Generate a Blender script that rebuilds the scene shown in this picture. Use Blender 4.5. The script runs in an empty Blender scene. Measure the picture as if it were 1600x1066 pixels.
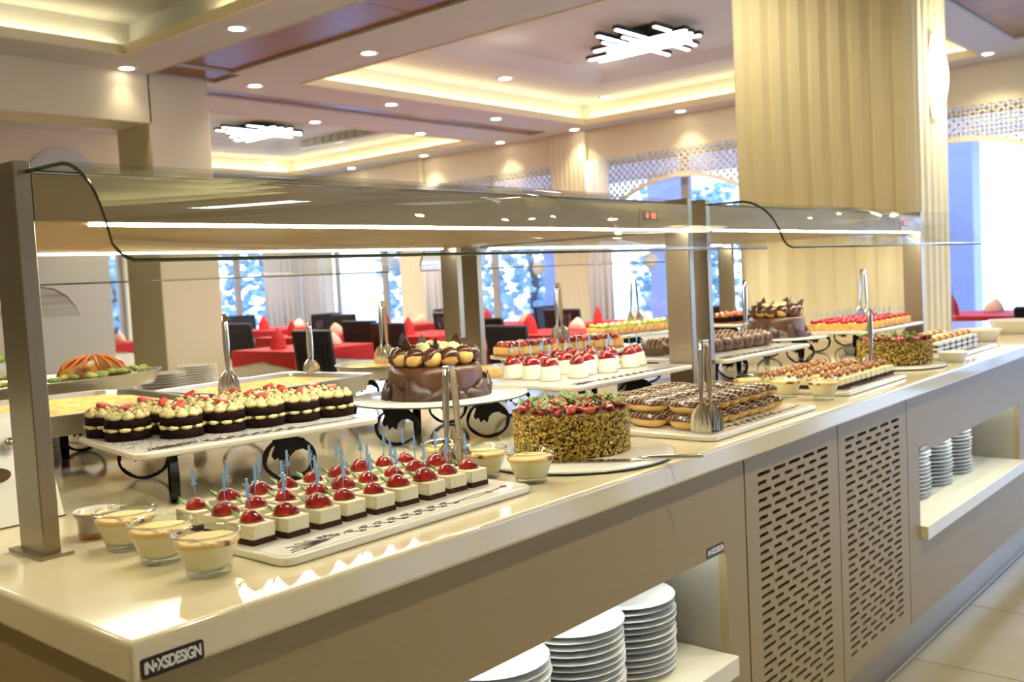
import bpy, bmesh, math, random
from mathutils import Vector, Matrix, Euler
random.seed(7)
PI = math.pi
SC = bpy.context.scene
COL = SC.collection

# ------------------------------------------------------------------ camera, world, exposure
cam_d = bpy.data.cameras.new('camera'); cam = bpy.data.objects.new('camera', cam_d); COL.objects.link(cam)
RX = (0.65099845, -0.75738606, -0.05066936); RY = (-0.08104492, -0.00298086, -0.99670599); RZ = (0.75474018, 0.65296055, -0.06332282)
Rm = Matrix(((RX[0], -RY[0], -RZ[0]), (RX[1], -RY[1], -RZ[1]), (RX[2], -RY[2], -RZ[2])))
cam.matrix_world = Matrix.Translation((-0.497, -0.997, 1.27)) @ Rm.to_4x4()
cam_d.sensor_width = 36; cam_d.sensor_fit = 'HORIZONTAL'; cam_d.lens = 1523.57 * 36 / 1600
cam_d.clip_start = .05; cam_d.clip_end = 200
cam_d.dof.use_dof = True; cam_d.dof.focus_distance = 1.75; cam_d.dof.aperture_fstop = 6.3
SC.camera = cam
W = bpy.data.worlds.new('daylight'); SC.world = W; W.use_nodes = True
WN = W.node_tree.nodes; WL = W.node_tree.links
bg = WN['Background']
tcn = WN.new('ShaderNodeTexCoord'); sep = WN.new('ShaderNodeSeparateXYZ'); WL.new(tcn.outputs['Generated'], sep.inputs[0])
rmp = WN.new('ShaderNodeValToRGB'); WL.new(sep.outputs['Z'], rmp.inputs[0])
rmp.color_ramp.elements[0].position = 0.0; rmp.color_ramp.elements[0].color = (.56, .74, 1, 1)
rmp.color_ramp.elements[1].position = .6; rmp.color_ramp.elements[1].color = (.30, .48, 1, 1)
WL.new(rmp.outputs[0], bg.inputs[0]); bg.inputs[1].default_value = 4.0
SC.view_settings.view_transform = 'Standard'; SC.view_settings.look = 'None'
SC.view_settings.exposure = 0.75; SC.view_settings.gamma = 1.0; SC.view_settings.use_curve_mapping = False
SC.cycles.use_denoising = True; SC.cycles.max_bounces = 7; SC.cycles.transparent_max_bounces = 24
SC.cycles.sample_clamp_indirect = 6; SC.cycles.caustics_reflective = False; SC.cycles.caustics_refractive = False
WARM = (1, .87, .57)

def lamp(kind, loc, power, color=WARM, rot=(0, 0, 0), size=.1, sizey=None, spot=None, blend=.5, name='ceiling_glow'):
    d = bpy.data.lights.new(name, kind); d.energy = power; d.color = color
    if kind == 'AREA':
        d.size = size
        if sizey: d.shape = 'RECTANGLE'; d.size_y = sizey
    elif kind == 'SPOT':
        d.spot_size = spot; d.spot_blend = blend; d.shadow_soft_size = size
    else: d.shadow_soft_size = size
    o = bpy.data.objects.new(name, d); COL.objects.link(o); o.location = loc; o.rotation_euler = rot
    return o
DL = [(x, y) for x in (3.54, 4.74, 6.37, 7.97, 9.45) for y in (4.87, 6.4, 7.64, 9.1, 10.7) if not (x < 6 and y > 7.2)]
DL = [p for p in DL if p not in ((4.74, 7.64),)] + [(9.25, 1.54), (9.45, 3.3), (2.1, 6.4), (.6, 6.4), (3.54, 3.2), (3.54, 1.4), (3.54, -.4)]
EXTRA = [(1.0, -1.0), (2.4, -1.0), (-.5, 2.9), (1.4, 2.9), (-1.0, .9), (-1.2, -2.6), (6, -.4)]     # the same downlights behind and above the camera
for (x, y) in DL + EXTRA:
    wallside = (y == 6.4 and x < 4) or x > 9.4
    lamp('SPOT', (x, y, 3.06), ((5 if x < 4 else 22) if wallside else 46) if (x, y) in DL else 62, spot=1.75 if wallside else 2.2, blend=1, size=.06)
for (x, y) in ((7.14, 3.86), (7.14, 9.8)):
    lamp('AREA', (x, y, 3.2), 70, (1, .95, .85), size=1.0)
DAYP = 60

# ------------------------------------------------------------------ helpers
def tag(o, label=None, cat=None, group=None, kind=None):
    if label: o['label'] = label
    if cat: o['category'] = cat
    if group: o['group'] = group
    if kind: o['kind'] = kind
    return o
def thing(name, label, cat, loc=(0, 0, 0), rz=0, group=None):
    o = bpy.data.objects.new(name, None); COL.objects.link(o); o.location = loc; o.rotation_euler = (0, 0, rz)
    o.empty_display_size = .02
    return tag(o, label, cat, group)
def dup(o, parent=None, loc=None, rz=None, label=None, scale=None, rot=None):
    c = o.copy(); COL.objects.link(c)
    if parent: c.parent = parent
    if loc is not None: c.location = loc
    if rz is not None: c.rotation_euler = (0, 0, rz)
    if rot is not None: c.rotation_euler = rot
    if scale is not None: c.scale = scale if hasattr(scale, '__len__') else (scale,) * 3
    if label: c['label'] = label
    for ch in list(o.children): dup(ch, c)
    return c
class MB:
    """collects simple solids; build() links them as ONE mesh object"""
    def __init__(s): s.v = []; s.f = []; s.m = []; s.mi = 0; s.sm = []
    def add(s, vs, fs, smooth=False):
        b = len(s.v); s.v += [tuple(v) for v in vs]
        for f in fs: s.f.append(tuple(b + i for i in f)); s.m.append(s.mi); s.sm.append(smooth)
        return s
    def box(s, x0, x1, y0, y1, z0, z1, mat=None):
        vs = [Vector((x, y, z)) for z in (z0, z1) for y in (y0, y1) for x in (x0, x1)]
        if mat: vs = [mat @ v for v in vs]
        return s.add(vs, [(0, 2, 3, 1), (4, 5, 7, 6), (0, 1, 5, 4), (2, 6, 7, 3), (0, 4, 6, 2), (1, 3, 7, 5)])
    def lathe(s, prof, n=24, c=(0, 0, 0), fn=None, mat=None, closed=True, smooth=True):
        vs = []; k = len(prof)
        for r, z in prof:
            for i in range(n):
                a = 2 * PI * i / n; rr = r * (fn(a, z) if fn else 1)
                p = Vector((c[0] + rr * math.cos(a), c[1] + rr * math.sin(a), c[2] + z)); vs.append(mat @ p if mat else p)
        fs = [(j * n + i, j * n + (i + 1) % n, (j + 1) * n + (i + 1) % n, (j + 1) * n + i) for j in range(k - 1) for i in range(n)]
        if closed: fs += [tuple(range(n))[::-1], tuple((k - 1) * n + i for i in range(n))]
        return s.add(vs, fs, smooth)
    def blob(s, c, r, n=8, k=5, mat=None, fn=None):
        vs = [Vector((0, 0, -1))]
        for j in range(1, k):
            t = PI * j / k
            for i in range(n): a = 2 * PI * i / n; vs.append(Vector((math.sin(t) * math.cos(a), math.sin(t) * math.sin(a), -math.cos(t))))
        vs.append(Vector((0, 0, 1)))
        out = []
        for v in vs:
            if fn: v = fn(v)
            v = Vector((v.x * r[0], v.y * r[1], v.z * r[2]))
            if mat: v = mat @ v
            out.append(v + Vector(c))
        fs = [(0, 1 + (i + 1) % n, 1 + i) for i in range(n)]
        for j in range(k - 2):
            fs += [(1 + j * n + i, 1 + j * n + (i + 1) % n, 1 + (j + 1) * n + (i + 1) % n, 1 + (j + 1) * n + i) for i in range(n)]
        L = len(vs) - 1; fs += [(L, 1 + (k - 2) * n + i, 1 + (k - 2) * n + (i + 1) % n) for i in range(n)]
        return s.add(out, fs, True)
    def tube(s, pts, r, n=6, flat=None):
        pts = [Vector(p) for p in pts]; vs = []; N = len(pts)
        for i, p in enumerate(pts):
            d = (pts[min(i + 1, N - 1)] - pts[max(i - 1, 0)]).normalized()
            up = Vector((0, 0, 1)) if abs(d.z) < .9 else Vector((0, 1, 0))
            a = d.cross(up).normalized(); b = a.cross(d)
            rr = r[i] if hasattr(r, '__len__') else r
            for k in range(n):
                t = 2 * PI * k / n; vs.append(p + a * math.cos(t) * rr + b * math.sin(t) * rr)
        fs = [(i * n + k, i * n + (k + 1) % n, (i + 1) * n + (k + 1) % n, (i + 1) * n + k) for i in range(N - 1) for k in range(n)]
        fs += [tuple(range(n))[::-1], tuple((N - 1) * n + k for k in range(n))]
        return s.add(vs, fs, True)
    def prism(s, poly, a0, a1, axis='z', mat=None, smooth=False):
        def P(u, v, w): return Vector((u, v, w)) if axis == 'z' else (Vector((u, w, v)) if axis == 'y' else Vector((w, u, v)))
        n = len(poly); vs = [P(u, v, a0) for u, v in poly] + [P(u, v, a1) for u, v in poly]
        if mat: vs = [mat @ v for v in vs]
        s.add(vs, [tuple(range(n))[::-1], tuple(range(n, 2 * n))])
        b = len(s.v) - 2 * n
        for i in range(n):
            s.f.append((b + i, b + (i + 1) % n, b + n + (i + 1) % n, b + n + i)); s.m.append(s.mi); s.sm.append(smooth)
        return s
    def build(s, name, mats, parent=None, bevel=0, seg=2, smooth=None, recalc=False):
        me = bpy.data.meshes.new(name); me.from_pydata(s.v, [], s.f); me.update()
        if not isinstance(mats, (list, tuple)): mats = [mats]
        for m in mats: me.materials.append(m)
        me.polygons.foreach_set('material_index', s.m); me.polygons.foreach_set('use_smooth', s.sm if smooth is None else [smooth] * len(s.f))
        if recalc:
            b = bmesh.new(); b.from_mesh(me); bmesh.ops.recalc_face_normals(b, faces=b.faces); b.to_mesh(me); b.free()
        if bevel:
            b = bmesh.new(); b.from_mesh(me); bmesh.ops.remove_doubles(b, verts=b.verts, dist=1e-6)
            bmesh.ops.recalc_face_normals(b, faces=b.faces)
            ed = [e for e in b.edges if len(e.link_faces) == 2 and e.calc_face_angle(0) > .5]
            for f in b.faces: f.smooth = False
            nf_ = bmesh.ops.bevel(b, geom=ed, offset=bevel, segments=seg, affect='EDGES', profile=.6)
            for f in nf_['faces']: f.smooth = seg > 1
            b.to_mesh(me); b.free()
        o = bpy.data.objects.new(name, me); COL.objects.link(o)
        if parent: o.parent = parent
        return o
def rrect(x0, x1, y0, y1, r, n=5):
    P = []
    for cx, cy, a in ((x1 - r, y1 - r, 0), (x0 + r, y1 - r, 90), (x0 + r, y0 + r, 180), (x1 - r, y0 + r, 270)):
        for i in range(n + 1): t = math.radians(a + 90 * i / n); P.append((cx + r * math.cos(t), cy + r * math.sin(t)))
    return P
def S(o): return tag(o, kind='structure')
ORD = ['', 'first', 'second', 'third', 'fourth', 'fifth', 'sixth', 'seventh', 'eighth', 'ninth', 'tenth', 'eleventh', 'twelfth', 'thirteenth', 'fourteenth', 'fifteenth', 'sixteenth', 'seventeenth', 'eighteenth', 'nineteenth', 'twentieth']
def od(i): return ORD[i]

# ------------------------------------------------------------------ materials
def mat(name, col, rough=.5, metal=0, noise=None, bump=None, coat=0, emit=None, spec=.5, sss=0, trans=0, nscale=None, stretch=None):
    m = bpy.data.materials.new(name); m.use_nodes = True; N = m.node_tree.nodes; L = m.node_tree.links; b = N['Principled BSDF']
    b.inputs['Base Color'].default_value = (*col, 1); b.inputs['Roughness'].default_value = rough; b.inputs['Metallic'].default_value = metal
    b.inputs['Specular IOR Level'].default_value = spec
    if coat: b.inputs['Coat Weight'].default_value = coat; b.inputs['Coat Roughness'].default_value = .06
    if sss: b.inputs['Subsurface Weight'].default_value = sss; b.inputs['Subsurface Radius'].default_value = (.02, .01, .006); b.inputs['Subsurface Scale'].default_value = .3
    if emit: b.inputs['Emission Color'].default_value = (*emit[0], 1); b.inputs['Emission Strength'].default_value = emit[1]
    if noise or bump:
        tc = N.new('ShaderNodeTexCoord'); mp = N.new('ShaderNodeMapping'); L.new(tc.outputs['Object'], mp.inputs[0])
        if stretch: mp.inputs['Scale'].default_value = stretch
        nt = N.new('ShaderNodeTexNoise'); L.new(mp.outputs[0], nt.inputs[0]); nt.inputs['Scale'].default_value = (noise or bump)[0]; nt.inputs['Detail'].default_value = 4
    if noise:   # (scale, second colour, low, high)
        r = N.new('ShaderNodeValToRGB'); L.new(nt.outputs[0], r.inputs[0])
        r.color_ramp.elements[0].position = noise[2]; r.color_ramp.elements[1].position = noise[3]
        r.color_ramp.elements[0].color = (*col, 1); r.color_ramp.elements[1].color = (*noise[1], 1); L.new(r.outputs[0], b.inputs['Base Color'])
    if bump:    # (scale, strength, distance)
        n2 = N.new('ShaderNodeTexNoise'); L.new(mp.outputs[0], n2.inputs[0]); n2.inputs['Scale'].default_value = bump[0]; n2.inputs['Detail'].default_value = 5
        bp = N.new('ShaderNodeBump'); bp.inputs['Strength'].default_value = bump[1]; bp.inputs['Distance'].default_value = bump[2]
        L.new(n2.outputs[0], bp.inputs['Height']); L.new(bp.outputs[0], b.inputs['Normal'])
    return m
def glassmat(name, tint=(1, 1, 1), ior=1.45, rough=.01, boost=1.0):
    m = bpy.data.materials.new(name); m.use_nodes = True; N = m.node_tree.nodes; L = m.node_tree.links; N.remove(N['Principled BSDF'])
    t = N.new('ShaderNodeBsdfTransparent'); t.inputs[0].default_value = (*tint, 1)
    g = N.new('ShaderNodeBsdfGlossy'); g.inputs['Roughness'].default_value = rough
    fr = N.new('ShaderNodeLayerWeight'); fr.inputs[0].default_value = .5
    pw = N.new('ShaderNodeMath'); pw.operation = 'POWER'; pw.inputs[1].default_value = 5; L.new(fr.outputs['Facing'], pw.inputs[0])
    mu = N.new('ShaderNodeMath'); mu.operation = 'MULTIPLY_ADD'; mu.inputs[1].default_value = .6 * boost; mu.inputs[2].default_value = .035 * boost; L.new(pw.outputs[0], mu.inputs[0])
    mx = N.new('ShaderNodeMixShader'); L.new(mu.outputs[0], mx.inputs[0]); L.new(t.outputs[0], mx.inputs[1]); L.new(g.outputs[0], mx.inputs[2])
    L.new(mx.outputs[0], N['Material Output'].inputs[0]); return m
def emis(name, col, st):
    m = mat(name, (.8, .8, .8), .5, emit=(col, st)); return m

M = dict(
 wall=mat('wall_paint', (.74, .66, .48), .8, bump=(60, .05, .002)),
 ceil=mat('ceiling_paint', (.57, .575, .55), .85),
 pillar=mat('pillar_paint', (.80, .71, .50), .6),
 wood=mat('ceiling_wood', (.26, .105, .025), .30, noise=(3, (.20, .08, .02), .35, .65), stretch=(.6, 8, 1), spec=.2),
 stone=mat('worktop_quartz', (.80, .725, .52), .10, noise=(14, (.78, .70, .49), .3, .7), coat=.5),
 shelf=mat('shelf_laminate', (.86, .82, .68), .3),
 board=mat('linen_laminate', (.36, .275, .145), .42, noise=(90, (.33, .25, .125), .35, .65), stretch=(1, 1, 9), spec=.4),
 boardin=mat('niche_laminate', (.36, .33, .27), .6, noise=(90, (.33, .30, .245), .35, .65), stretch=(1, 1, 9)),
 dark=mat('dark_recess', (.10, .05, .02), .7),
 steel=mat('brushed_steel', (.42, .36, .27), .34, 1, noise=(40, (.35, .30, .22), .3, .7), stretch=(40, 40, .6)),
 tinsteel=mat('polished_steel', (.72, .70, .66), .16, 1),
 alum=mat('baking_tin', (.62, .61, .58), .32, 1, noise=(12, (.52, .51, .48), .3, .7)),
 glass=glassmat('screen_glass', (.965, .975, .95), 1.5, .015, .9),
 gedge=mat('glass_edge', (.012, .035, .022), .12, coat=.5),
 cup=glassmat('cup_glass', (.97, .985, .98), 1.5, .02, 1.2),
 cuprim=glassmat('cup_thick_glass', (.88, .93, .92), 1.6, .03, 2.5),
 custard=mat('rice_pudding', (.84, .78, .54), .45, sss=.2, noise=(30, (.82, .73, .44), .4, .7)),
 crust=mat('browned_skin', (.84, .60, .24), .5, noise=(34, (.16, .04, .010), .52, .62)),
 whitecream=mat('white_cream', (.86, .82, .70), .55),
 black=mat('black_iron', (.004, .004, .004), .55, spec=.2, bump=(120, .3, .002)),
 porc=mat('porcelain', (.83, .83, .80), .12, coat=.4),
 platter=mat('cream_porcelain', (.80, .76, .66), .12, coat=.4),
 motif=mat('chocolate_motif', (.035, .018, .018), .5),
 pinkm=mat('pink_motif', (.45, .08, .12), .5),
 straw=mat('glazed_strawberry', (.22, .002, .006), .12, noise=(55, (.52, .022, .008), .45, .62), bump=(220, .5, .002), coat=.8),
 strawcut=mat('cut_strawberry', (.75, .13, .08), .3, noise=(120, (.55, .02, .02), .4, .62), coat=.4),
 leaf=mat('strawberry_leaf', (.07, .17, .02), .45, noise=(60, (.30, .42, .12), .38, .62)),
 pick=mat('blue_plastic', (.25, .48, .80), .25, coat=.5),
 cheese=mat('cheesecake_cream', (.86, .80, .58), .55, noise=(160, (.80, .72, .47), .45, .75), bump=(260, .35, .002), sss=.15),
 biscuit=mat('cocoa_biscuit', (.055, .018, .012), .7, noise=(400, (.09, .03, .02), .5, .7), spec=.15, bump=(300, .7, .004)),
 sponge=mat('cocoa_sponge', (.014, .004, .003), .85, spec=.15, bump=(250, .6, .003)),
 cream=mat('vanilla_cream', (.82, .72, .36), .4, noise=(160, (.76, .64, .28), .4, .7), sss=.15),
 sprinkle=mat('cocoa_shavings', (.10, .04, .015), .6),
 ganache=mat('milk_chocolate', (.11, .040, .014), .40, noise=(14, (.075, .028, .010), .35, .7), coat=.15, bump=(20, .15, .004)),
 darkchoc=mat('chocolate_shards', (.045, .020, .012), .38, noise=(30, (.075, .035, .022), .35, .7), bump=(60, .4, .003)),
 choc=mat('shiny_chocolate', (.075, .024, .010), .25, coat=.2),
 choux=mat('choux_pastry', (.82, .54, .18), .45, noise=(45, (.68, .36, .08), .45, .75)),
 drizzle=mat('drizzle', (.62, .50, .34), .35),
 flake=mat('pistachio_flakes', (.42, .27, .015), .4, noise=(160, (.12, .06, .008), .46, .62), coat=.2), cakeb=mat('cake_side', (.10, .05, .008), .7),
 flake2=mat('golden_flakes', (.72, .52, .10), .35, coat=.3),
 pastry=mat('golden_pastry', (.82, .49, .13), .5, noise=(30, (.58, .25, .05), .42, .72), bump=(28, .9, .02)),
 nuts=mat('caramel_walnut', (.55, .22, .05), .3, noise=(60, (.20, .06, .015), .4, .65), coat=.5),
 kiwi=mat('kiwi', (.50, .62, .10), .3, noise=(60, (.70, .78, .35), .5, .7), coat=.4),
 orange=mat('orange_fruit', (.85, .25, .05), .3, coat=.5),
 berry=mat('red_berry', (.48, .01, .03), .2, coat=.5),
 green=mat('salad_green', (.20, .34, .05), .5, noise=(25, (.65, .58, .20), .45, .6)),
 meat=mat('roast', (.26, .09, .025), .4, noise=(20, (.60, .28, .05), .4, .65)),
 redcl=mat('red_cloth', (.52, .012, .012), .7), redbox=mat('red_lacquer', (.24, .03, .015), .4),
 whitecl=mat('white_cloth', (.74, .70, .64), .8), pinkcl=mat('beige_napkin', (.78, .56, .46), .8),
 chair=mat('black_leather', (.008, .009, .014), .42, spec=.4), leg=mat('chair_leg', (.02, .015, .012), .4),
 floorbase=mat('tile_joint', (.22, .17, .11), .8), floor=mat('marble_tile', (.44, .38, .25), .12, noise=(2.2, (.52, .47, .35), .35, .65), coat=.3),
 white=mat('white_lacquer', (.80, .78, .72), .35), sign=mat('sign_black', (.008, .008, .008), .3), signw=mat('sign_letters', (.85, .84, .78), .4),
 lampblack=mat('lamp_black', (.01, .01, .01), .35), frame=mat('window_frame', (.40, .34, .28), .5),
 curtain=mat('pale_curtain', (.72, .70, .74), .9), outwall=mat('terrace_column', (.45, .45, .62), .8), outside=mat('terrace_floor', (.7, .7, .68), .8),  # outwall: lavender of the outdoor daylight put into the column colour
 tree=mat('tree_leaves', (.24, .38, .40), .8, noise=(3, (.45, .58, .62), .4, .6)), bark=mat('bark', (.16, .12, .1), .9),  # tree: blue of the daylight partly put into the leaf colour
 led=emis('led_strip', (1, .94, .74), 36), led2=emis('niche_led', (.9, 1, .98), 9), cove=emis('cove_led', (1, .82, .42), 9), covedim=emis('cove_dim', (1, .84, .5), 7), disc=emis('downlight_glow', (1, .92, .72), 9),
 tube=emis('lamp_tube', (.95, 1, .92), 4), sconce=emis('sconce_glass', (1, .88, .60), 1.5), digit=emis('red_digits', (1, .03, .02), 3),
 vent=mat('vent_grille', (.30, .28, .24), .6), seal=mat('joint', (.12, .08, .04), .8), plast=glassmat('clear_plastic', (.9, .92, .94), 1.5, .05, 2.5),
 beige=mat('beige_box', (.62, .50, .28), .5), ceram=mat('ramekin_grey', (.62, .58, .50), .2, coat=.3),
)

# ------------------------------------------------------------------ structure: floor, walls, ceiling
Zc = 3.1
S(MB().box(-4, 9.9, -4, 12.8, -.1, -.004).build('floor', M['floorbase']))
fl = bpy.data.objects['floor']
tl0 = MB().box(.002, .598, .002, .598, -.004, 0).build('floor_tile', M['floor'], fl, bevel=.001, seg=1)
tl0.location = (-1, -.54, 0)
for i in range(18):
    for j in range(6):
        if (i, j) != (0, 0): dup(tl0, fl, loc=(-1 + i * .6, -.54 - j * .6, 0))
for (x0, x1, y0, y1) in ((-4, 9.6, .062, 12.5), (-4, -1.002, -4, .06)): MB().box(x0, x1, y0, y1, -.004, 0).build('plain_flooring', M['floor'], fl)
# ceiling: a slab with rectangular openings
trays = [(5.03, 9.25, 1.6, 6.08, .12), (5.03, 9.2, 7.76, 11.9, .12), (-1.2, 3.3, .2, 5.98, .12)]
wood = [(3.78, 4.3, -3.9, 6.1), (4.4, 9.3, 6.72, 7.02), (4.3, 8.82, -3.0, 1.217)]
wood2 = [(3.78, 4.4, 6.1, 6.5)]
holes = [t[:4] for t in trays] + wood + wood2
xs = sorted({-4, 9.66} | {h[i] for h in holes for i in (0, 1)}); ys = sorted({-4, 12.6} | {h[i] for h in holes for i in (2, 3)})
cb = MB()
for i in range(len(xs) - 1):
    for j in range(len(ys) - 1):
        mx, my = (xs[i] + xs[i + 1]) / 2, (ys[j] + ys[j + 1]) / 2
        if not any(h[0] < mx < h[1] and h[2] < my < h[3] for h in holes):
            cb.box(xs[i], xs[i + 1], ys[j], ys[j + 1], Zc, Zc + .04)
ceiling = S(cb.build('ceiling', M['ceil']))
MB().box(-4.2, 9.9, -4.2, 12.8, 3.5, 3.6).build('roof_slab', M['ceil'], ceiling)
for k, (x0, x1, y0, y1, e) in enumerate(trays):
    b = MB(); zt = 3.36
    # walls of the widened trough, then the tray top with a raised centre
    b.box(x0 - e, x1 + e, y0 - e - .02, y0 - e, Zc + .04, zt); b.box(x0 - e, x1 + e, y1 + e, y1 + e + .02, Zc + .04, zt)
    b.box(x0 - e - .02, x0 - e, y0 - e, y1 + e, Zc + .04, zt); b.box(x1 + e, x1 + e + .02, y0 - e, y1 + e, Zc + .04, zt)
    c0, c1, d0, d1 = x0 + .75, x1 - .75, y0 + .75, y1 - .75; f = .18
    for a in ((x0 - e, x1 + e, y0 - e, d0), (x0 - e, x1 + e, d1, y1 + e), (x0 - e, c0, d0, d1), (c1, x1 + e, d0, d1)): b.box(*a, zt, zt + .02)
    q = [(c0, d0), (c1, d0), (c1, d1), (c0, d1)]; p = [(c0 + f, d0 + f), (c1 - f, d0 + f), (c1 - f, d1 - f), (c0 + f, d1 - f)]
    b.add([(u, v, zt) for u, v in q] + [(u, v, zt + .09) for u, v in p], [(i, i + 4, (i + 1) % 4 + 4, (i + 1) % 4) for i in range(4)] + [(4, 7, 6, 5)])
    b.build('ceiling_tray', M['ceil'], ceiling)
    # rim lip
    l = MB(); w = .03
    q_ = .006; l.box(x0 + q_, x1 - q_, y0 - w, y0 + q_, Zc - .006, Zc + .065); l.box(x0 + q_, x1 - q_, y1 - q_, y1 + w, Zc - .006, Zc + .065); l.box(x0 - w, x0 + q_, y0 - w, y1 + w, Zc - .0065, Zc + .066); l.box(x1 - q_, x1 + w, y0 - w, y1 + w, Zc - .0065, Zc + .066)
    l.build('tray_rim', M['wall'], ceiling)
    s = MB(); g = e - .035; zz = Zc + .075
    if k == 2:
        d_ = MB(); d_.box(x0, x1, y1 + g - .03, y1 + g, Zc + .045, zz); d_.box(x0, x1, y0 - g, y0 - g + .03, Zc + .045, zz); d_.build('cove_light', M['covedim'], ceiling)
    if k != 2: s.box(x0, x1, y0 - g, y0 - g + .03, Zc + .045, zz); s.box(x0, x1, y1 + g - .03, y1 + g, Zc + .045, zz)
    s.box(x1 + g - .03, x1 + g, y0, (y1 if k != 2 else 4.9), Zc + .045, zz)
    if k != 2: s.box(x0 - g, x0 - g + .03, y0, y1, Zc + .045, zz)
    s.build('cove_light', M['cove'], ceiling)
for (x0, x1, y0, y1) in wood + wood2:
    ax_ = x1 - x0 > y1 - y0; L_ = (x1 - x0) if ax_ else (y1 - y0); n_ = max(1, math.ceil(L_ / 1.22))
    MB().box(x0, x1, y0, y1, Zc + .03, Zc + .04).build('panel_backing', M['seal'], ceiling)
    for i in range(n_):
        a_, c_ = i * L_ / n_ + .003, (i + 1) * L_ / n_ - .003
        (MB().box(x0 + a_, x0 + c_, y0, y1, Zc + .018, Zc + .03) if ax_ else MB().box(x0, x1, y0 + a_, y0 + c_, Zc + .018, Zc + .03)).build('wood_panel', M['wood'], ceiling)
    b = MB(); w = .012
    q_ = .004; b.box(x0 - w, x0 + q_, y0 - w, y1 + w, Zc - .0035, Zc + .0385); b.box(x1 - q_, x1 + w, y0 - w, y1 + w, Zc - .0035, Zc + .0385); b.box(x0 + q_, x1 - q_, y0 - w, y0 + q_, Zc - .003, Zc + .0375); b.box(x0 + q_, x1 - q_, y1 - q_, y1 + w, Zc - .003, Zc + .0375)
    b.build('wood_edge', M['ceil'], ceiling)

def opening_wall(name, axis, pos, th, lo, hi, ops, ztop=3.5, m=M['wall'], z0=0):
    """wall at axis=pos..pos+th spanning lo..hi with openings (a,b,zlo,zhi)"""
    b = MB()
    def bx(a, c, z0, z1):
        if c - a < 1e-4 or z1 - z0 < 1e-4: return
        b.box(pos, pos + th, a, c, z0, z1) if axis == 'x' else b.box(a, c, pos, pos + th, z0, z1)
    cur = lo
    for a, c, zl, zh in sorted(ops):
        bx(cur, a, z0, ztop); bx(a, c, z0, zl); bx(a, c, zh, ztop); cur = c
    bx(cur, hi, z0, ztop)
    return S(b.build(name, m))
bays = [1.92, 5.06, 8.2, 11.2]; hw = 1.28
arch_ops = [(c - hw, c + hw, .02, 2.715) for c in bays]; arch_ops[3] = (9.85, 11.8, .02, 2.715)
opening_wall('wall_far', 'x', 9.66, .2, -4, 12.8, arch_ops + [(-3.6, .05, .02, 2.715)])
# fluted pilasters between the arches
def flute(x0, x1, n, d, y, sgn):
    P = []; w = (x1 - x0) / n
    for i in range(n):
        a = x0 + i * w
        P += [(a + w * .08, y), (a + w * .30, y - sgn * d * .0), (a + w * .45, y + sgn * d), (a + w * .85, y + sgn * d), (a + w * .99, y)]
    return P
for c in (.35, 3.49, 6.65, 9.62):
    b = MB(); w = .29
    P = [(9.66 - .05 - (.014 if (i % 3) else 0), c - w + 2 * w * i / 24) for i in range(25)]
    b.prism(P + [(9.67, c + w), (9.67, c - w)], 0, 3.1)
    S(b.build('trim_1', M['wall']))
# lattice arches
for bi, c in enumerate(bays[:3]):
    def zarch(y): return 2.40 - .33 * (y - c) ** 2
    b = MB(); pt = .085; sw = .013; seg = 24
    for sgn in (1, -1):
        for k in range(-40, 60):
            # slat: z = sgn*(y - y0)
            y0 = c - hw + k * pt; pts = []
            for i in range(seg + 1):
                y = c - hw + 2 * hw * i / seg; 
            a = None
            for i in range(161):
                y = c - hw + 2 * hw * i / 160; z = 2.715 - abs(0) - sgn * (y - y0) if sgn > 0 else 2.715 + (y - y0) - 2 * hw * 0
                ok = zarch(y) < z < 2.715
                if ok and a is None: a = (y, z)
                if (not ok or i == 160) and a is not None:
                    e = (y, z)
                    if abs(e[0] - a[0]) > .02:
                        dz = sw; b.add([(9.665 + q, a[0], a[1] + s) for q in (0, .02) for s in (-dz, dz)] + [(9.665 + q, e[0], e[1] + s) for q in (0, .02) for s in (-dz, dz)],
                                       [(0, 1, 5, 4), (2, 6, 7, 3), (0, 4, 6, 2), (1, 3, 7, 5), (0, 2, 3, 1), (4, 5, 7, 6)])
                    a = None
    n = 20   # arch rim
    for i in range(n):
        y0 = c - hw + 2 * hw * i / n; y1 = c - hw + 2 * hw * (i + 1) / n
        b.add([(9.66 + q, y, zarch(y) + s) for q in (0, .035) for y in (y0, y1) for s in (-.02, .03)], [(0, 1, 3, 2), (4, 6, 7, 5), (0, 2, 6, 4), (1, 5, 7, 3)])
    S(b.build('trim_2', M['wall']))
# window frames, glass
wn = 0
def window(axis, pos, a, c, z0, z1, mulls, tr=None):
    global wn; wn += 1
    f = MB()
    def bx(u0, u1, w0, w1, d0=0, d1=.06, t=f):
        t.box(pos + d0, pos + d1, u0, u1, w0, w1) if axis == 'x' else t.box(u0, u1, pos + d0, pos + d1, w0, w1)
    bx(a, c, z1 - .06, z1); bx(a, c, z0, z0 + .08); bx(a, a + .06, z0, z1); bx(c - .06, c, z0, z1)
    for m_ in mulls: bx(m_ - .05, m_ + .05, z0, z1)
    if tr: bx(a, c, tr - .03, tr + .03)
    w = S(f.build('window_%d' % wn, M['frame']))
    g = MB(); bx(a + .03, c - .03, z0 + .04, z1 - .03, .02, .026, g); g.build('pane', M['plast'], w)
for (a, c, z0, z1) in arch_ops[:3]: window('x', 9.9, a, c, z0, z1, [(a + c) / 2 + (.06 if a > 2 else .9)])
window('x', 9.9, 9.85, 11.8, .02, 2.715, [10.6])
window('x', 9.9, -3.6, .05, .02, 2.715, [-1.7])
back_ops = [(5.84, 6.66, .5, 2.5), (8.03, 9.62, .5, 2.5)]
opening_wall('wall_back', 'y', 12.6, .2, -4, 9.86, back_ops)
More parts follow.
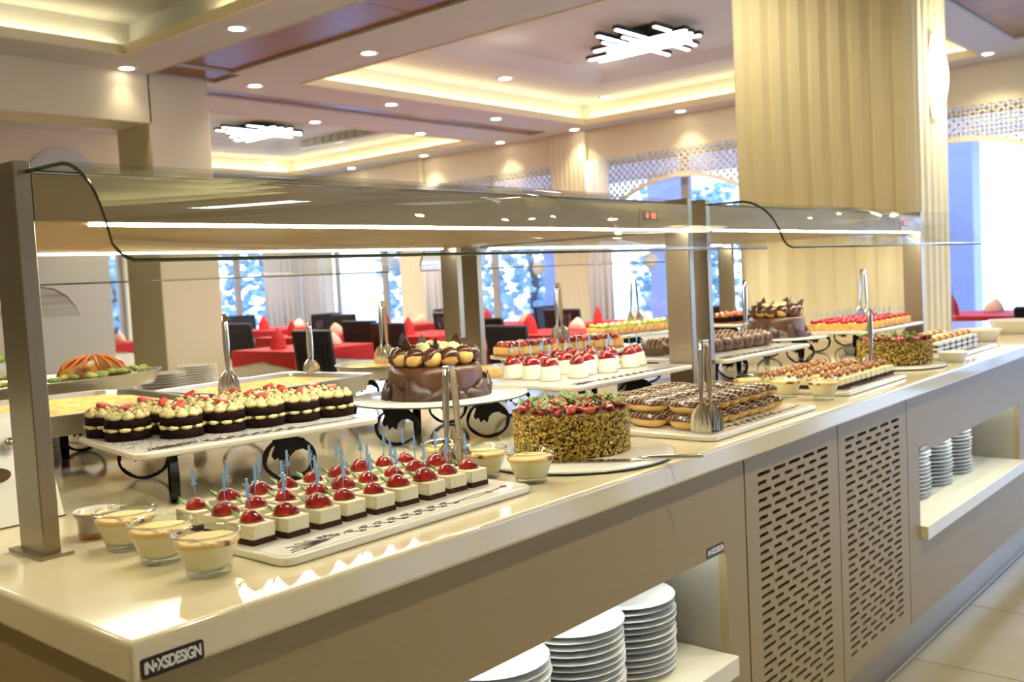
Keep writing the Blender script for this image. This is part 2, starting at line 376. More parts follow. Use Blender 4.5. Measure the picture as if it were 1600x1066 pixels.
window('y', 12.7, 5.84, 6.66, .5, 2.5, [6.27]); window('y', 12.7, 8.03, 9.62, .5, 2.5, [8.63])
opening_wall('wall_left', 'x', -4.2, .2, -4, 12.8, [])
opening_wall('wall_near', 'y', -4.2, .2, -4, 9.86, [(3.6, 6.2, .4, 2.7), (6.7, 9.3, .4, 2.7)])
window('y', -4.15, 3.6, 6.2, .4, 2.7, [4.9]); window('y', -4.15, 6.7, 9.3, .4, 2.7, [8.0])
# beam, arch niche and inner wall at the left
S(MB().box(-4, 3.78, 6.5, 6.95, 2.70, 3.1).build('trim_3', M['wall']))
S(MB().box(-4, 4.40, 9.5, 9.6, 0, 2.2).box(-4, 5.45, 9.5, 9.6, 2.2, 3.1).build('wall_inner', M['wall']))
P = [(.42 * math.cos(PI * i / 16) + 4.42, 2.50 + .42 * math.sin(PI * i / 16)) for i in range(17)] + [(4.0, .1), (4.84, .1)]
S(MB().prism(P, 9.48, 9.5, 'y').build('door_1', M['ceil']))
lamp('SPOT', (4.75, 9.0, 3.05), 60, spot=1.7, blend=1, size=.05)
S(MB().box(3.76, 4.32, 6.5, 7.05, 0, 3.1).build('trim_4', M['wall'], bevel=.006, seg=1))
# big fluted pillar rising through the counter
def fluted_box(x0, x1, y0, y1, z0, z1, d=.014):
    P = []
    def side(a, b, n):
        a = Vector(a); b = Vector(b); t = (b - a) / n; nn = Vector((t.y, -t.x)).normalized()
        for i in range(n):
            p = a + t * i
            for u, h in ((.06, 0), (.16, d), (.60, d), (.80, .4 * d), (.94, 0)): P.append(tuple(p + t * u + nn * h))
    side((x0, y0), (x1, y0), 5); side((x1, y0), (x1, y1), 9); side((x1, y1), (x0, y1), 5); side((x0, y1), (x0, y0), 9)
    return P
S(MB().prism(fluted_box(4.06, 4.50, .49, 1.375, 0, 0), 0, 3.1, 'z').build('trim_5', M['pillar']))
# wall sconce on the pillar
sc = thing('wall_sconce', 'glowing white curved wall lamp on the fluted pillar', 'lamp', (4.27, .474, 2.10))
b = MB(); n = 14; vs = []
for i in range(n + 1):
    z = -.19 + .38 * i / n; w = .030 + .062 * math.cos(z / .19 * PI / 2 * .95)
    for k in range(9):
        a = PI * k / 8; vs.append((w * math.cos(a), -.005 - (w * .62) * math.sin(a), z))
b.add(vs, [(i * 9 + k, (i + 1) * 9 + k, (i + 1) * 9 + k + 1, i * 9 + k + 1) for i in range(n) for k in range(8)], True)
b.build('shade', M['sconce'], sc); MB().box(-.03, .03, -.02, .01, -.18, .18).build('mount', M['tinsteel'], sc)
lamp('POINT', (4.27, .30, 2.10), 9, WARM, size=.1)

# ceiling fittings
first = None
def on_ceiling(i, x, y): 
    zz = Zc
    return zz
def dl_label(x, y):
    sp = {(9.25, 1.54): 'right of the fluted pillar near the far wall', (9.45, 3.3): 'just left of the pillar, before the far arch', (2.1, 6.4): 'out of view at the left, before the beam', (.6, 6.4): 'out of view at the far left, before the beam', (3.54, 3.2): 'above the chocolate domes, out of view', (3.54, 1.4): 'before the fluted pillar, out of view', (3.54, -.4): 'over the aisle by the slotted doors, out of view'}
    if (x, y) in sp: return 'round recessed downlight ' + sp[(x, y)]
    col_ = ['nearest', 'second', 'third', 'fourth', 'farthest'][min(range(5), key=lambda i: abs((3.54, 4.74, 6.37, 7.97, 9.45)[i] - x))]
    row = {4.87: 'in front of the wooden strip', 6.4: 'beside the wooden strip', 7.64: 'just behind the wooden strip', 9.1: 'beyond the left cove tray', 10.7: 'at the far end of the left ceiling'}.get(y, 'near the fluted pillar')
    return 'round recessed downlight, %s column, %s' % (col_, row)
for (x, y) in DL:
    vis = (x, y) in DL and y > 1.2
    if first is None:
        t = thing('downlight', dl_label(x, y), 'light', (x, y, Zc), group='round ceiling downlights'); first = t
        MB().lathe([(.055, -.004), (.082, -.006), (.086, 0), (.055, .0)], 20, closed=False).build('ring', M['white'], t)
        MB().lathe([(.06, -.003), (.05, -.005)], 20).build('bulb_disc', M['disc'], t)
    else: dup(first, loc=(x, y, Zc), label=dl_label(x, y))
for k, (x, y) in enumerate(EXTRA): dup(first, loc=(x, y, Zc if not (-1.2 < x < 3.3 and .2 < y < 5.98) else (3.36 if y < .95 else 3.45)), label='round recessed downlight out of view, ' + ['over the counter corner', 'over the near aisle', 'over the salad buffet, left', 'over the salad buffet, right', 'left of the counter end', 'behind the camera', 'over the far aisle'][k])
def ceiling_lamp(loc, rz, label):
    t = thing('ceiling_lamp', label, 'lamp', loc, rz, 'black bar ceiling lamps')
    MB().box(-.17, .17, -.17, .17, -.07, 0).build('mount', M['lampblack'], t, bevel=.008)
    long_ = [(-.09, .0, .50), (.04, -.02, .46), (.17, .13, .62), (.30, .20, .52)]
    cross = [(-.10, .01, .62), (.13, .05, .60), (.01, -.21, .13), (.24, -.19, .13), (-.37, -.29, .14), (-.24, .30, .22)]
    for (o, s, h), ax in [(a, 1) for a in long_] + [(a, 0) for a in cross]:
        z1 = -.07 if ax == 0 else -.074; z0 = z1 - .035
        bar = MB(); gl = MB()
        if ax == 0: bar.box(s - h, s + h, o - .026, o + .026, z0, z1); gl.prism(rrect(s - h + .01, s + h - .01, o - .019, o + .019, .018, 3), z0 - .008, z0 + .001)
        else: bar.box(o - .036, o + .036, s - h, s + h, z0, z1); gl.prism(rrect(o - .030, o + .030, s - h + .01, s + h - .01, .025, 3), z0 - .008, z0 + .001)
        br = bar.build('bar', M['lampblack'], t); gl.build('tube', M['tube'], br)
    return t
cl = ceiling_lamp((7.15, 3.86, 3.45), 0, 'black ceiling lamp of crossed glowing bars in the nearer cove tray')
dup(cl, loc=(7.15, 9.8, 3.45), rz=0, label='black ceiling lamp of crossed glowing bars in the left cove tray, farther away')
v = tag(MB().box(7.9, 7.94, 7.9, 9.9, 3.18, 3.32).build('air_vent', M['ceil']), 'long slotted air vent on the side of the left ceiling tray', 'vent')
b = MB()
for i in range(12): b.box(7.885, 7.9, 7.93 + i * .165, 8.07 + i * .165, 3.20, 3.30)
b.build('grille', M['vent'], v)
v = tag(MB().box(3.35, 3.75, 8.6, 9.1, 3.08, 3.1).build('air_vent', M['vent']), 'small ceiling air vent at the left picture edge behind the beam', 'vent')

# outside
S(MB().box(9.9, 60, -40, 60, -.15, -.02).build('floor_terrace', M['outside']))
S(MB().box(-10, 9.9, 12.9, 60, -.15, -.02).build('floor_garden', M['outside']))
for i, (x, y) in enumerate([(12.3, 9.0), (12.3, 6.9), (12.3, 2.82), (12.3, 5.0)]):
    tag(MB().box(x, x + .35, y - .3, y + .3, -.02, 3.3).build('terrace_column', M['outwall'], bevel=.01, seg=1), '%s pale terrace column coloured with lavender daylight outside the far windows, counted from the left' % od([1, 2, 4, 3][i]), 'column')
tag(MB().box(12.2, 12.8, -2, 12, 2.75, 3.3).build('terrace_beam', M['outwall']), 'terrace beam coloured with lavender daylight across the tops of outside columns', 'beam')
def tree(x, y, h, label):
    t = thing('garden_tree', label, 'tree', (x, y, -.02), group='trees outside the windows'); b = MB()
    b.tube([(0, 0, 0), (.1, 0, h * .35), (0, .1, h * .6)], [.12, .1, .06]); b.build('trunk', M['bark'], t)
    c = MB()
    for i in range(520):
        a = random.uniform(0, 2 * PI); u = random.random() ** .5 * h * .38; z = random.uniform(.15, 1) * h
        s = random.uniform(.16, .40) * h * .10
        c.blob((u * math.cos(a), u * math.sin(a), z), (s, s, s * .7), 5, 3)
    c.build('crown', M['tree'], t)
for i, (x, y, h) in enumerate([(6.8, 18, 3.6), (9.9, 19.5, 3.8), (13.2, 18.5, 3.4), (16.0, 12.6, 3.4), (16.0, 15.6, 3.6), (17.5, 9.6, 3.0)]):
    tree(x, y, h, '%s of the green garden trees, tinted daylight-blue, seen through the windows, from the left' % od(i + 1))
for (a, c_, y) in ((9.72, 10.0, 12.3),):
    pass
cu = MB(); P = [(9.0 + .02 * math.sin(i * 1.9) + i * .0, 0) for i in range(2)]
def curtain(x, y, dx, dy, n, label):
    b = MB(); vs = []
    for i in range(n + 1):
        t = i / n; off = .035 * math.sin(i * 1.7)
        px, py = x + dx * t + (off if abs(dy) > abs(dx) else 0), y + dy * t + (off if abs(dx) > abs(dy) else 0)
        vs += [(px, py, .0), (px, py, 2.7)]
    b.add(vs, [(2 * i, 2 * i + 2, 2 * i + 3, 2 * i + 1) for i in range(n)], True)
    o = b.build('curtain', M['curtain']); md = o.modifiers.new('t', 'SOLIDIFY'); md.thickness = .012
    tag(o, label, 'curtain')
curtain(9.0, 12.5, .6, -.1, 22, 'pale gathered curtain in the back room corner')
curtain(9.6, 11.75, 0, .55, 22, 'pale gathered curtain beside the corner on the far wall')
curtain(9.58, 9.0, 0, .38, 16, 'pale lavender curtain behind the middle gantry posts')
curtain(9.58, 6.0, 0, .38, 16, 'pale curtain gathered right of the fluted pilaster')

# ------------------------------------------------------------------ buffet counter
Zt = .90; XE = 5.4
w = MB().prism([(0, 0), (XE, 0), (XE, 1.88), (0, 1.88)], .852, Zt).build('worktop', M['stone'], bevel=.007, seg=3)
tag(w, 'long glossy cream stone worktop of the dessert buffet', 'worktop')
def sticker(parent, x0, x1, z0, z1, y, size):
    s = MB().prism(rrect(x0, x1, z0, z1, (z1 - z0) * .15, 3), y - .0012, y + .0004, 'y').build('maker_sign', M['sign'], parent)
    cu = bpy.data.curves.new('letters', 'FONT'); cu.body = 'iN\u2022XSDESIGN'; cu.size = size; cu.align_x = 'CENTER'; cu.align_y = 'CENTER'; cu.extrude = .0003; cu.offset = size * .028; cu.space_character = .92
    to = bpy.data.objects.new('tmp', cu); COL.objects.link(to); bpy.context.view_layer.update()
    me = bpy.data.meshes.new_from_object(to.evaluated_get(bpy.context.evaluated_depsgraph_get())); bpy.data.objects.remove(to)
    me.materials.clear(); me.materials.append(M['signw'])
    me.transform(Matrix.Rotation(PI / 2, 4, 'X'))
    xsv = [v_.co.x for v_ in me.vertices]; k = (x1 - x0) * .90 / (max(xsv) - min(xsv)); me.transform(Matrix.Scale(k, 4, Vector((1, 0, 0))))
    cx_ = (max(xsv) + min(xsv)) / 2 * k
    me.transform(Matrix.Translation(((x0 + x1) / 2 - cx_, y - .0016, (z0 + z1) / 2)))
    o = bpy.data.objects.new('lettering', me); COL.objects.link(o); o.parent = s
    return s
sticker(w, .011, .088, .8545, .8775, 0, .0185)
ct = thing('buffet_counter', 'linen-textured beige buffet counter with open plate niches and slotted doors', 'counter')
B = M['board']; zt = .8519; zb = .155
def panel(name, x0, x1, z0, z1, m=B, y0=.02, y1=.04, par=ct): return MB().box(x0, x1, y0, y1, z0, z1).build(name, m, par)
def niche(x0, x1, first_x, last_x):
    b = MB()
    b.box(first_x, x0, .02, .04, zb, zt); b.box(x1, last_x, .02, .04, zb, zt); b.box(x0, x1, .02, .04, .665, zt); b.box(x0, x1, .02, .04, zb, .395)
    b.build('front_panel', B, ct)
    i = MB(); y = .52
    i.box(x0 - .01, x0, .04, y, .39, .70); i.box(x1, x1 + .01, .04, y, .39, .70); i.box(x0, x1, y, y + .01, .39, .70); i.box(x0, x1, .04, y, .69, .70)
    i.build('niche_lining', M['boardin'], ct)
    MB().box(x0 + .001, x1 - .001, -.003, y, .396, .44).build('shelf', M['shelf'], ct, bevel=.003, seg=2)
    MB().box(x0 + .02, x1 - .02, .06, .075, .672, .682).build('shelf_light', M['led2'], ct)
niche(.14, 1.345, .02, 1.435)
niche(2.575, 3.775, 2.475, 4.6)
sticker(ct, 1.262, 1.334, .667, .689, .02, .0165); sticker(ct, 2.582, 2.65, .667, .687, .02, .016)
MB().box(4.6, 5.38, .02, .04, zb, zt).build('front_panel', B, ct)
MB().box(.02, .04, .04, 1.86, zb, zt).build('side_panel', B, ct)
MB().box(.04, 5.38, 1.84, 1.86, zb, zt).build('back_panel', B, ct)
MB().box(.07, 5.3, .07, .085, 0, zb).build('plinth', M['steel'], ct)
MB().box(.07, .085, .085, 1.8, 0, zb).build('plinth', M['steel'], ct)
MB().box(.04, 5.38, .05, 1.84, zb, zb + .02).build('base_board', B, ct)
def slotted(x0, x1, s0, s1):
    b = MB(); ya, yb = .02, .032; rh = .0094; pt_ = .02015; n = 30; zr = [.8035 - i * pt_ for i in range(n)]
    b.box(x0, x1, ya, yb, zr[0], zt - .001); b.box(x0, x1, ya, yb, zb, zr[-1] - rh)
    b.box(x0, s0, ya, yb, zr[-1] - rh, zr[0]); b.box(s1, x1, ya, yb, zr[-1] - rh, zr[0])
    W_ = s1 - s0
    for i, z in enumerate(zr):
        if i < n - 1: b.box(s0, s1, ya, yb, zr[i + 1], z - rh)
        if i % 2 == 0: L, k = .064, 5
        else: L, k = .044, 6
        gap = (W_ - L * k) / (k - 1)
        for j in range(k - 1):
            a = s0 + L * (j + 1) + gap * j; b.box(a, a + gap, ya, yb, z - rh, z)
        for j in range(k):       # softened slot ends
            a = s0 + (L + gap) * j
            for u, e in ((a, 1), (a + L, -1)):
                for zz, f in ((z, -1), (z - rh, 1)):
                    b.prism([(u, zz), (u + e * .003, zz), (u, zz + f * .003)], ya, yb, 'y')
    d = b.build('door', B, ct)
    MB().box(s0 - .01, s1 + .01, .045, .05, zr[-1] - .03, zr[0] + .01).build('backing', M['dark'], d)
slotted(1.441, 1.953, 1.502, 1.889); slotted(1.958, 2.470, 2.004, 2.408)
MB().box(1.433, 1.444, .033, .036, zb, zt - .001).build('door_gap', M['dark'], ct)
# plates in the niches
pl = tag(MB().lathe([(.04, 0), (.062, .002), (.105, .0115), (.107, .0125), (.105, .0135), (.06, .0055), (.0, .005)], 28, closed=False).build('plate', M['porc']), 'x', 'plate', 'white plates stacked in the counter niches')
used = False
def stack(x, y, n, where, z0=.4405, dz=.0132, s=1, proto=None, grp=None):
    global used
    for i in range(n):
        j = n - i
        lab = 'plate, ' + ('topmost' if j == 1 else 'lowest' if j == n else '%s from the top' % od(j)) + ' in ' + where
        L_ = (x + random.uniform(-.003, .003), y + random.uniform(-.003, .003), z0 + i * dz)
        if not used: pl.location = L_; pl['label'] = lab; used = True; o = pl
        else: o = dup(pl, loc=L_, label=lab, scale=(s, s, s * dz / .0132))
        if grp: o['group'] = grp
stack(1.165, .165, 12, 'the rightmost stack of the near niche')
stack(.955, .15, 13, 'the second stack from right, near niche')
stack(.725, .15, 13, 'the third stack from right, near niche')
stack(.50, .15, 13, 'the leftmost stack of the near niche')
for i, x in enumerate((2.73, 2.95, 3.19, 3.43)):
    stack(x, .20, 15, ['the leftmost stack', 'the second stack', 'the third stack', 'the rightmost stack'][i] + ' of the far niche', dz=.0138, s=.86)

# ------------------------------------------------------------------ gantry
def gantry(x0, x1, label):
    g = thing('food_gantry', label, 'gantry')
    for (px, py) in ((x0, .44), (x1, .44), (x0, 1.36), (x1, 1.36)):
        p = MB().box(px, px + .025, py, py + .08, Zt, 1.474).build('post', M['steel'], g, bevel=.0015, seg=1)
        MB().box(px - .012, px + .037, py - .014, py + .094, Zt + .0002, Zt + .005).build('base_plate', M['steel'], p)
    a, c = x0 + .026, x1 - .001
    MB().box(a, c, .441, 1.439, 1.388, 1.456).build('canopy', B, g)
    for y in (.475, 1.405):
        MB().box(a + .10, c - .03, y - .012, y + .012, 1.3845, 1.3882).build('led_light', M['led'], g)
    # curved glass, near and far
    prof = [(.445, 1.462), (.416, 1.4615), (.375, 1.4615), (.331, 1.461), (.310, 1.457), (.290, 1.449), (.272, 1.438), (.257, 1.427), (.243, 1.412), (.231, 1.395), (.222, 1.378), (.214, 1.360), (.207, 1.342), (.200, 1.328), (.190, 1.321)]
    for side in (0, 1):
        P = [(y if not side else 1.88 - y, z) for y, z in prof]; th = .006; n = len(P)
        nr = []
        for i in range(n):
            d = Vector(P[min(i + 1, n - 1)]) - Vector(P[max(i - 1, 0)]); d.normalize(); nr.append((Vector((d.y, -d.x)) if side else Vector((-d.y, d.x))) * th)
        b = MB(); s0, s1 = x0 + .02, x1 + .005; r = .02
        ins = lambda i, X0: X0
        vs = []
        for i in range(n):
            cut = max(0, (i - (n - 3))) * .009
            for X in (s0 + cut, s1 - cut):
                vs.append((X, P[i][0], P[i][1])); vs.append((X, P[i][0] + nr[i].x, P[i][1] + nr[i].y))
        fs = []; em = []
        for i in range(n - 1):
            k = i * 4; q = k + 4
            fs += [(k, k + 2, q + 2, q), (k + 1, q + 1, q + 3, k + 3)]; em += [0, 0]
            fs += [(k, q, q + 1, k + 1), (k + 2, k + 3, q + 3, q + 2)]; em += [1, 0]
        k = 4 * (n - 1); fs += [(k, k + 1, k + 3, k + 2), (0, 2, 3, 1)]; em += [1, 1]
        b.add(vs, fs, True); b.m = em
        b.build('glass_screen', [M['glass'], M['gedge']], g, recalc=True)
    d = MB().box(x1 - .235, x1 - .165, .436, .4405, 1.409, 1.434).build('display', M['sign'], g)
    for k, dx in enumerate((.014, .040, .050)):
        q = MB(); X = x1 - .235 + dx
        q.box(X, X + .0015, .4348, .436, 1.415, 1.429); q.box(X + .006, X + .0075, .4348, .436, 1.415, 1.429)
        for zz in (1.415, 1.4215, 1.428): q.box(X, X + .0075, .4348, .436, zz, zz + .0015)
        q.build('digit', M['digit'], d)
    MB().box(x1 - .25, x1 - .002, .4385, .4408, 1.392, 1.446).build('display_plate', M['white'] if x0 > 2 else B, g)
    return g
gantry(.104, 1.956, 'steel and glass gantry with lit beige canopy over the near half of the counter')
gantry(2.059, 3.940, 'steel and glass gantry with lit canopy over the far half, before the pillar')

# ------------------------------------------------------------------ platters, stands, boards
def platter(x, y, z, L, D, rz, label, motif=True, th=.012, parentless=True):
    t = thing('serving_platter', label, 'platter', (x, y, z), rz)
    P = rrect(0, L, 0, D, .022, 5)
    MB().prism(P, 0, th).build('plate_body', M['platter'], t, bevel=.004, seg=3)
    MB().prism(rrect(.008, L - .008, .008, D - .008, .018, 5), th, th + .0006).build('well', M['porc'], t)
    if motif:
        b = MB(); z1 = th + .0016
        def stroke(pts, r): b.tube([(a, c, z1 - .0006) for a, c in pts], [q * .65 for q in r] if hasattr(r, '__len__') else r * .65, 4)
        ox, oy = .095, .028
        for k in range(7):
            a = math.radians(115 + k * 16); l = .050 + .006 * (k % 3)
            stroke([(ox + math.cos(a) * l * s * 1.15, oy + math.sin(a) * l * s * .55 * (1 if k < 6 else .7)) for s in (0, .4, .8, 1)], [.0016, .001, .0006, .0012])
        for k in range(4):
            a = math.radians(100 - k * 22); l = .026
            c0 = (ox + .004 + math.cos(a) * l, oy + math.sin(a) * l * .8)
            stroke([(ox, oy), c0] + [(c0[0] + .005 * math.cos(q), c0[1] + .005 * math.sin(q)) for q in (0, 1.5, 3, 4.5, 6.2)], .0008)
        X = ox + .035; n = 8; step = (L - X - .17) / n; pts = []
        for i in range(n):
            for q in range(9):
                u = q / 8; pts.append((X + step * (i + u), oy + .004 + .007 * math.sin(u * 2 * PI) + .004 * math.sin(4 * PI * u)))
            c_ = (X + step * (i + .5), oy + .013)
            stroke([(c_[0] + .006 * math.cos(q), c_[1] + .004 * math.sin(q)) for q in [j * PI / 4 for j in range(9)]], .0008)
            c_ = (X + step * (i + .95), oy - .004)
            stroke([(c_[0] + .006 * math.cos(q), c_[1] + .003 * math.sin(q)) for q in [j * PI / 4 for j in range(9)]], .0008)
        stroke(pts, .0008)
        e = X + step * n; stroke([(e, oy), (e + .04, oy + .008), (e + .09, oy + .004), (e + .125, oy + .008)], .0006); stroke([(e, oy + .002), (e + .05, oy - .004), (e + .08, oy + .000)], .0005)
        b.build('painted_motif', M['motif'], t)
        f = MB()
        for (u, v_) in ((e + .128, oy + .009), (e + .083, oy + .001)):
            for k in range(5): f.blob((u + .004 * math.cos(k * 1.257), v_ + .004 * math.sin(k * 1.257), z1), (.0026, .0026, .0005), 6, 3)
        f.build('painted_flower', M['pinkm'], t)
    return t
def leg_parts(t, x, y, rz, h=.086, name='scroll_leg'):
    """ring of flat iron with an acanthus leaf hanging inside, standing on edge"""
    R = Matrix.Translation((x, y, 0)) @ Matrix.Rotation(rz, 4, 'Z'); wd = .0075
    b = MB(); rr = h / 2; n = 26
    for i in range(n):
        a0 = PI * .5 + 2 * PI * i / n * .93 - .2; a1 = PI * .5 + 2 * PI * (i + 1) / n * .93 - .2
        tk = .0035 + .0012 * math.sin(i * 1.3)
        P = [(math.cos(a) * r_ * 1.2, rr + math.sin(a) * r_) for a, r_ in ((a0, rr), (a1, rr), (a1, rr - tk - .002), (a0, rr - tk - .002))]
        b.prism(P, -wd, wd, 'y', R)
    leaf_ = [(-.032, h), (.012, h), (.030, h - .006), (.044, h - .024), (.050, h - .045), (.040, h - .034), (.026, h - .026), (.012, h - .028), (.003, h - .036), (-.002, h - .050), (-.010, h - .043), (-.018, h - .050), (-.022, h - .038), (-.030, h - .042), (-.034, h - .034), (-.031, h - .026), (-.027, h - .016), (-.030, h - .008)]
    b.prism(leaf_, -.0035, .0035, 'y', R)
    o = b.build(name, M['black'], t); return o
def stand(x, y, rz, label, legs, top=None, h=.086, bars=True):
    va = math.atan2(y + 1.0 + .2, x + .5 + .2) - rz     # rings turned to face the aisle, or set square to that
    legs = [(lx, ly, (va - PI / 2 if abs(lr) < .9 else va) + .12 * math.sin(7 * lx)) for lx, ly, lr in legs]
    t = thing('scroll_stand', label, 'stand', (x, y, Zt + .0006), rz, 'black iron scroll stands')
    for (lx, ly, lr) in legs: leg_parts(t, lx, ly, lr, h)
    if bars:
        b = MB(); xs_ = [l[0] for l in legs]; ys_ = [l[1] for l in legs]
        for (lx, ly, lr) in legs: b.tube([(lx, ly, h - .004), (sum(xs_) / len(xs_), sum(ys_) / len(ys_), h - .004)], .003, 5)
        b.build('cross_bar', M['black'], t)
    return t
ZP = .987
platter(.262, .078, Zt + .0005, .525, .34, 0, 'long cream platter with painted scrolls, under the cheesecake squares')
a2 = math.radians(-9)
platter(.335, .592, ZP + .001, .50, .345, a2, 'raised cream platter with painted scrolls under the cocoa sandwich cakes')
stand(.335, .592, a2, 'black iron scroll stand under the cocoa sandwich cake platter', [(.075, .035, math.radians(62)), (.30, .025, 0), (.12, .31, math.radians(10)), (.42, .29, math.radians(100))])
platter(1.385, .428, ZP + .001, .56, .36, math.radians(0), 'raised cream platter with painted scrolls under the panna cottas')
stand(1.385, .428, 0, 'black iron scroll stand under the panna cotta platter', [(.07, .04, math.radians(60)), (.30, .03, 0), (.10, .30, 0), (.45, .28, math.radians(90))])
platter(1.335, .034, Zt + .0005, .54, .36, 0, 'long cream platter with painted scrolls under the eclairs')
platter(2.12, .055, Zt + .0005, .48, .34, 0, 'long cream platter under the walnut slices')
platter(2.08, .40, ZP + .001, .60, .44, 0, 'raised cream platter under the drizzled chocolate domes')
stand(2.08, .40, 0, 'black iron scroll stand under the chocolate dome platter', [(.35, .17, 0), (.55, .25, math.radians(80)), (.1, .1, math.radians(60)), (.15, .38, 0)])
platter(3.13, .085, Zt + .0005, .62, .30, 0, 'far cream platter under the striped cake slices', motif=True)
platter(3.22, .40, ZP + .001, .62, .36, 0, 'far raised cream platter under the red berry bites')
stand(3.22, .40, 0, 'black iron scroll stand under the berry bite platter', [(.1, .1, math.radians(90)), (.40, .20, math.radians(95)), (.2, .3, 0), (.5, .3, 0)])
def round_board(x, y, z, r, label, mm='porc'):
    t = thing('cake_board', label, 'cake board', (x, y, z))
    MB().lathe([(r - .004, 0), (r, .002), (r, .0035)], 64).build('dark_rim', M['gedge'], t)
    MB().lathe([(r, .0037), (r, .0065), (r - .003, .0075)], 64).build('board', M[mm], t)
    return t
round_board(1.085, .215, Zt + .0006, .203, 'round white glass board under the near pistachio cake')
round_board(1.185, .705, ZP + .002, .22, 'raised round white glass board under the near chocolate cake')
stand(1.185, .705, 0, 'black iron scroll stand under the near chocolate cake', [(-.17, -.03, math.radians(-30)), (.0, -.16, math.radians(8)), (-.03, .05, math.radians(75)), (.13, .10, math.radians(30))])
round_board(2.93, .22, Zt + .0006, .175, 'round board under the far pistachio cake')
round_board(3.02, .69, ZP + .002, .19, 'raised round board under the far chocolate cake')
stand(3.02, .69, 0, 'black iron scroll stand under the far chocolate cake', [(-.06, -.12, math.radians(5)), (.13, .10, 0), (.10, -.05, math.radians(90)), (-.08, .10, math.radians(60))])

# ------------------------------------------------------------------ small sweets
def berry_half(b, c, s=1, ph=0, tilt=0):
    R = Matrix.Rotation(ph, 4, 'Z') @ Matrix.Rotation(tilt, 4, 'X')
    def fn(v): 
        k = 1 - .50 * max(0, v.x + .15) + .05 * math.sin(5 * v.z + 3 * ph)
        z = v.z if v.z > 0 else v.z * .15
        return Vector((v.x * 1.22, v.y * k, z * (1.08 - .34 * max(0, v.x) + .07 * math.sin(4 * v.y + 5 * ph))))
    b.blob(c, (.0165 * s, .0165 * s, .0165 * s), 14, 9, R, fn)
def leaves(b, c, ph, s=1, n=3):
    for k in range(n):
        a = ph + PI + (k - (n - 1) / 2) * .6; d = Vector((math.cos(a), math.sin(a), .55 + .3 * (k % 2)))
        u = Vector((-math.sin(a), math.cos(a), 0)) * .0028 * s; p = Vector(c); q = p + d * .008 * s; e = p + d * .013 * s; th = Vector((0, 0, .0006))
        b.add([p, q + u, e, q - u, p + th, q + u + th, e + th, q - u + th], [(0, 1, 2, 3), (7, 6, 5, 4), (0, 4, 5, 1), (1, 5, 6, 2), (2, 6, 7, 3), (3, 7, 4, 0)])
def pick_mb(z0, h=.040, lean=(0, 0)):
    b = MB(); X, Y = lean
    b.tube([(0, 0, z0), (X * .5, Y * .5, z0 + h * .45)], .0008, 5)
    k_ = 1.5
    L = lambda t: Vector((X * t, Y * t, z0 + h * t))
    b.prism([(-.0024, L(.42).z), (.0024, L(.42).z), (.0018, L(1).z), (-.0018, L(1).z)], -.0009 + Y * .7, .0009 + Y * .7, 'y', Matrix.Translation((X * .7, 0, 0)))
    b.box(-.0055 + X * .5, .0055 + X * .5, -.0009 + Y * .5, .0009 + Y * .5, L(.46).z, L(.50).z)
    n = 9; b.tube([(X * .75 + .0012 + .0050 * math.sin(PI * i / n), Y * .7, L(.50).z + (L(.86).z - L(.5).z) * i / n) for i in range(n + 1)], .0006, 4)
    return b
PR = [math.radians(45)]
def chees_proto(v):
    t = thing('cheesecake_square', 'x', 'cheesecake', (0, 0, 0), 0, 'cheesecake squares with glazed strawberries')
    rx, ry = .0205, .029
    b = MB().prism(rrect(-rx - .0006, rx + .0006, -ry - .0006, ry + .0006, .002, 2), 0, .0075); b.build('biscuit_base', M['biscuit'], t)
    b = MB().prism(rrect(-rx, rx, -ry, ry, .003, 2), .0075, .029); b.build('cheese_layer', M['cheese'], t, bevel=.002, seg=2)
    c = MB()
    for k in range(9): c.blob((random.uniform(-.014, .014), random.uniform(-.018, .018), .0295), (.004, .005, .002), 6, 4)
    c.build('cream_crumbs', M['cheese'], t)
    ph = random.uniform(-1.25, -.6)
    s = MB(); berry_half(s, (-.002, -.004, .0305), .98 + .1 * (v % 3 - 1), ph); st = s.build('strawberry', M['straw'], t)
    l = MB(); leaves(l, (-.002 - .0175 * math.cos(ph), -.004 - .0175 * math.sin(ph), .034), ph, 1.1, 4); l.build('leaf', M['leaf'], st)
    pick_mb(.044, .047, (random.uniform(-.004, .004), random.uniform(-.003, .003))).build('cocktail_pick', M['pick'], t)
    return t
rows = [[(0.294, 0.197), (0.347, 0.187), (0.405, 0.185), (0.457, 0.188), (0.511, 0.180), (0.567, 0.184), (0.621, 0.176), (0.677, 0.179), (0.728, 0.178)],
        [(0.300, 0.272), (0.354, 0.273), (0.407, 0.270), (0.460, 0.258), (0.512, 0.256), (0.565, 0.256), (0.618, 0.250), (0.673, 0.252), (0.722, 0.250)],
        [(0.300, 0.350), (0.362, 0.358), (0.416, 0.350), (0.468, 0.347), (0.521, 0.348), (0.572, 0.342), (0.627, 0.345), (0.677, 0.340), (0.721, 0.330)]]
protos = [chees_proto(v) for v in range(4)]; pu = set()
for r, row in enumerate(rows):
    for i, (x, y) in enumerate(row):
        k = (r * 2 + i) % 4; lab = 'cheesecake square with glazed strawberry, %s from the left in the %s row' % (od(i + 1), ('front', 'middle', 'back')[r])
        loc = (x + .003, y + .006, Zt + .0132); rz = random.uniform(-.06, .06)
        if k not in pu: pu.add(k); o = protos[k]; o.location = loc; o.rotation_euler = (0, 0, rz); o['label'] = lab
        else: dup(protos[k], loc=loc, rz=rz, label=lab)
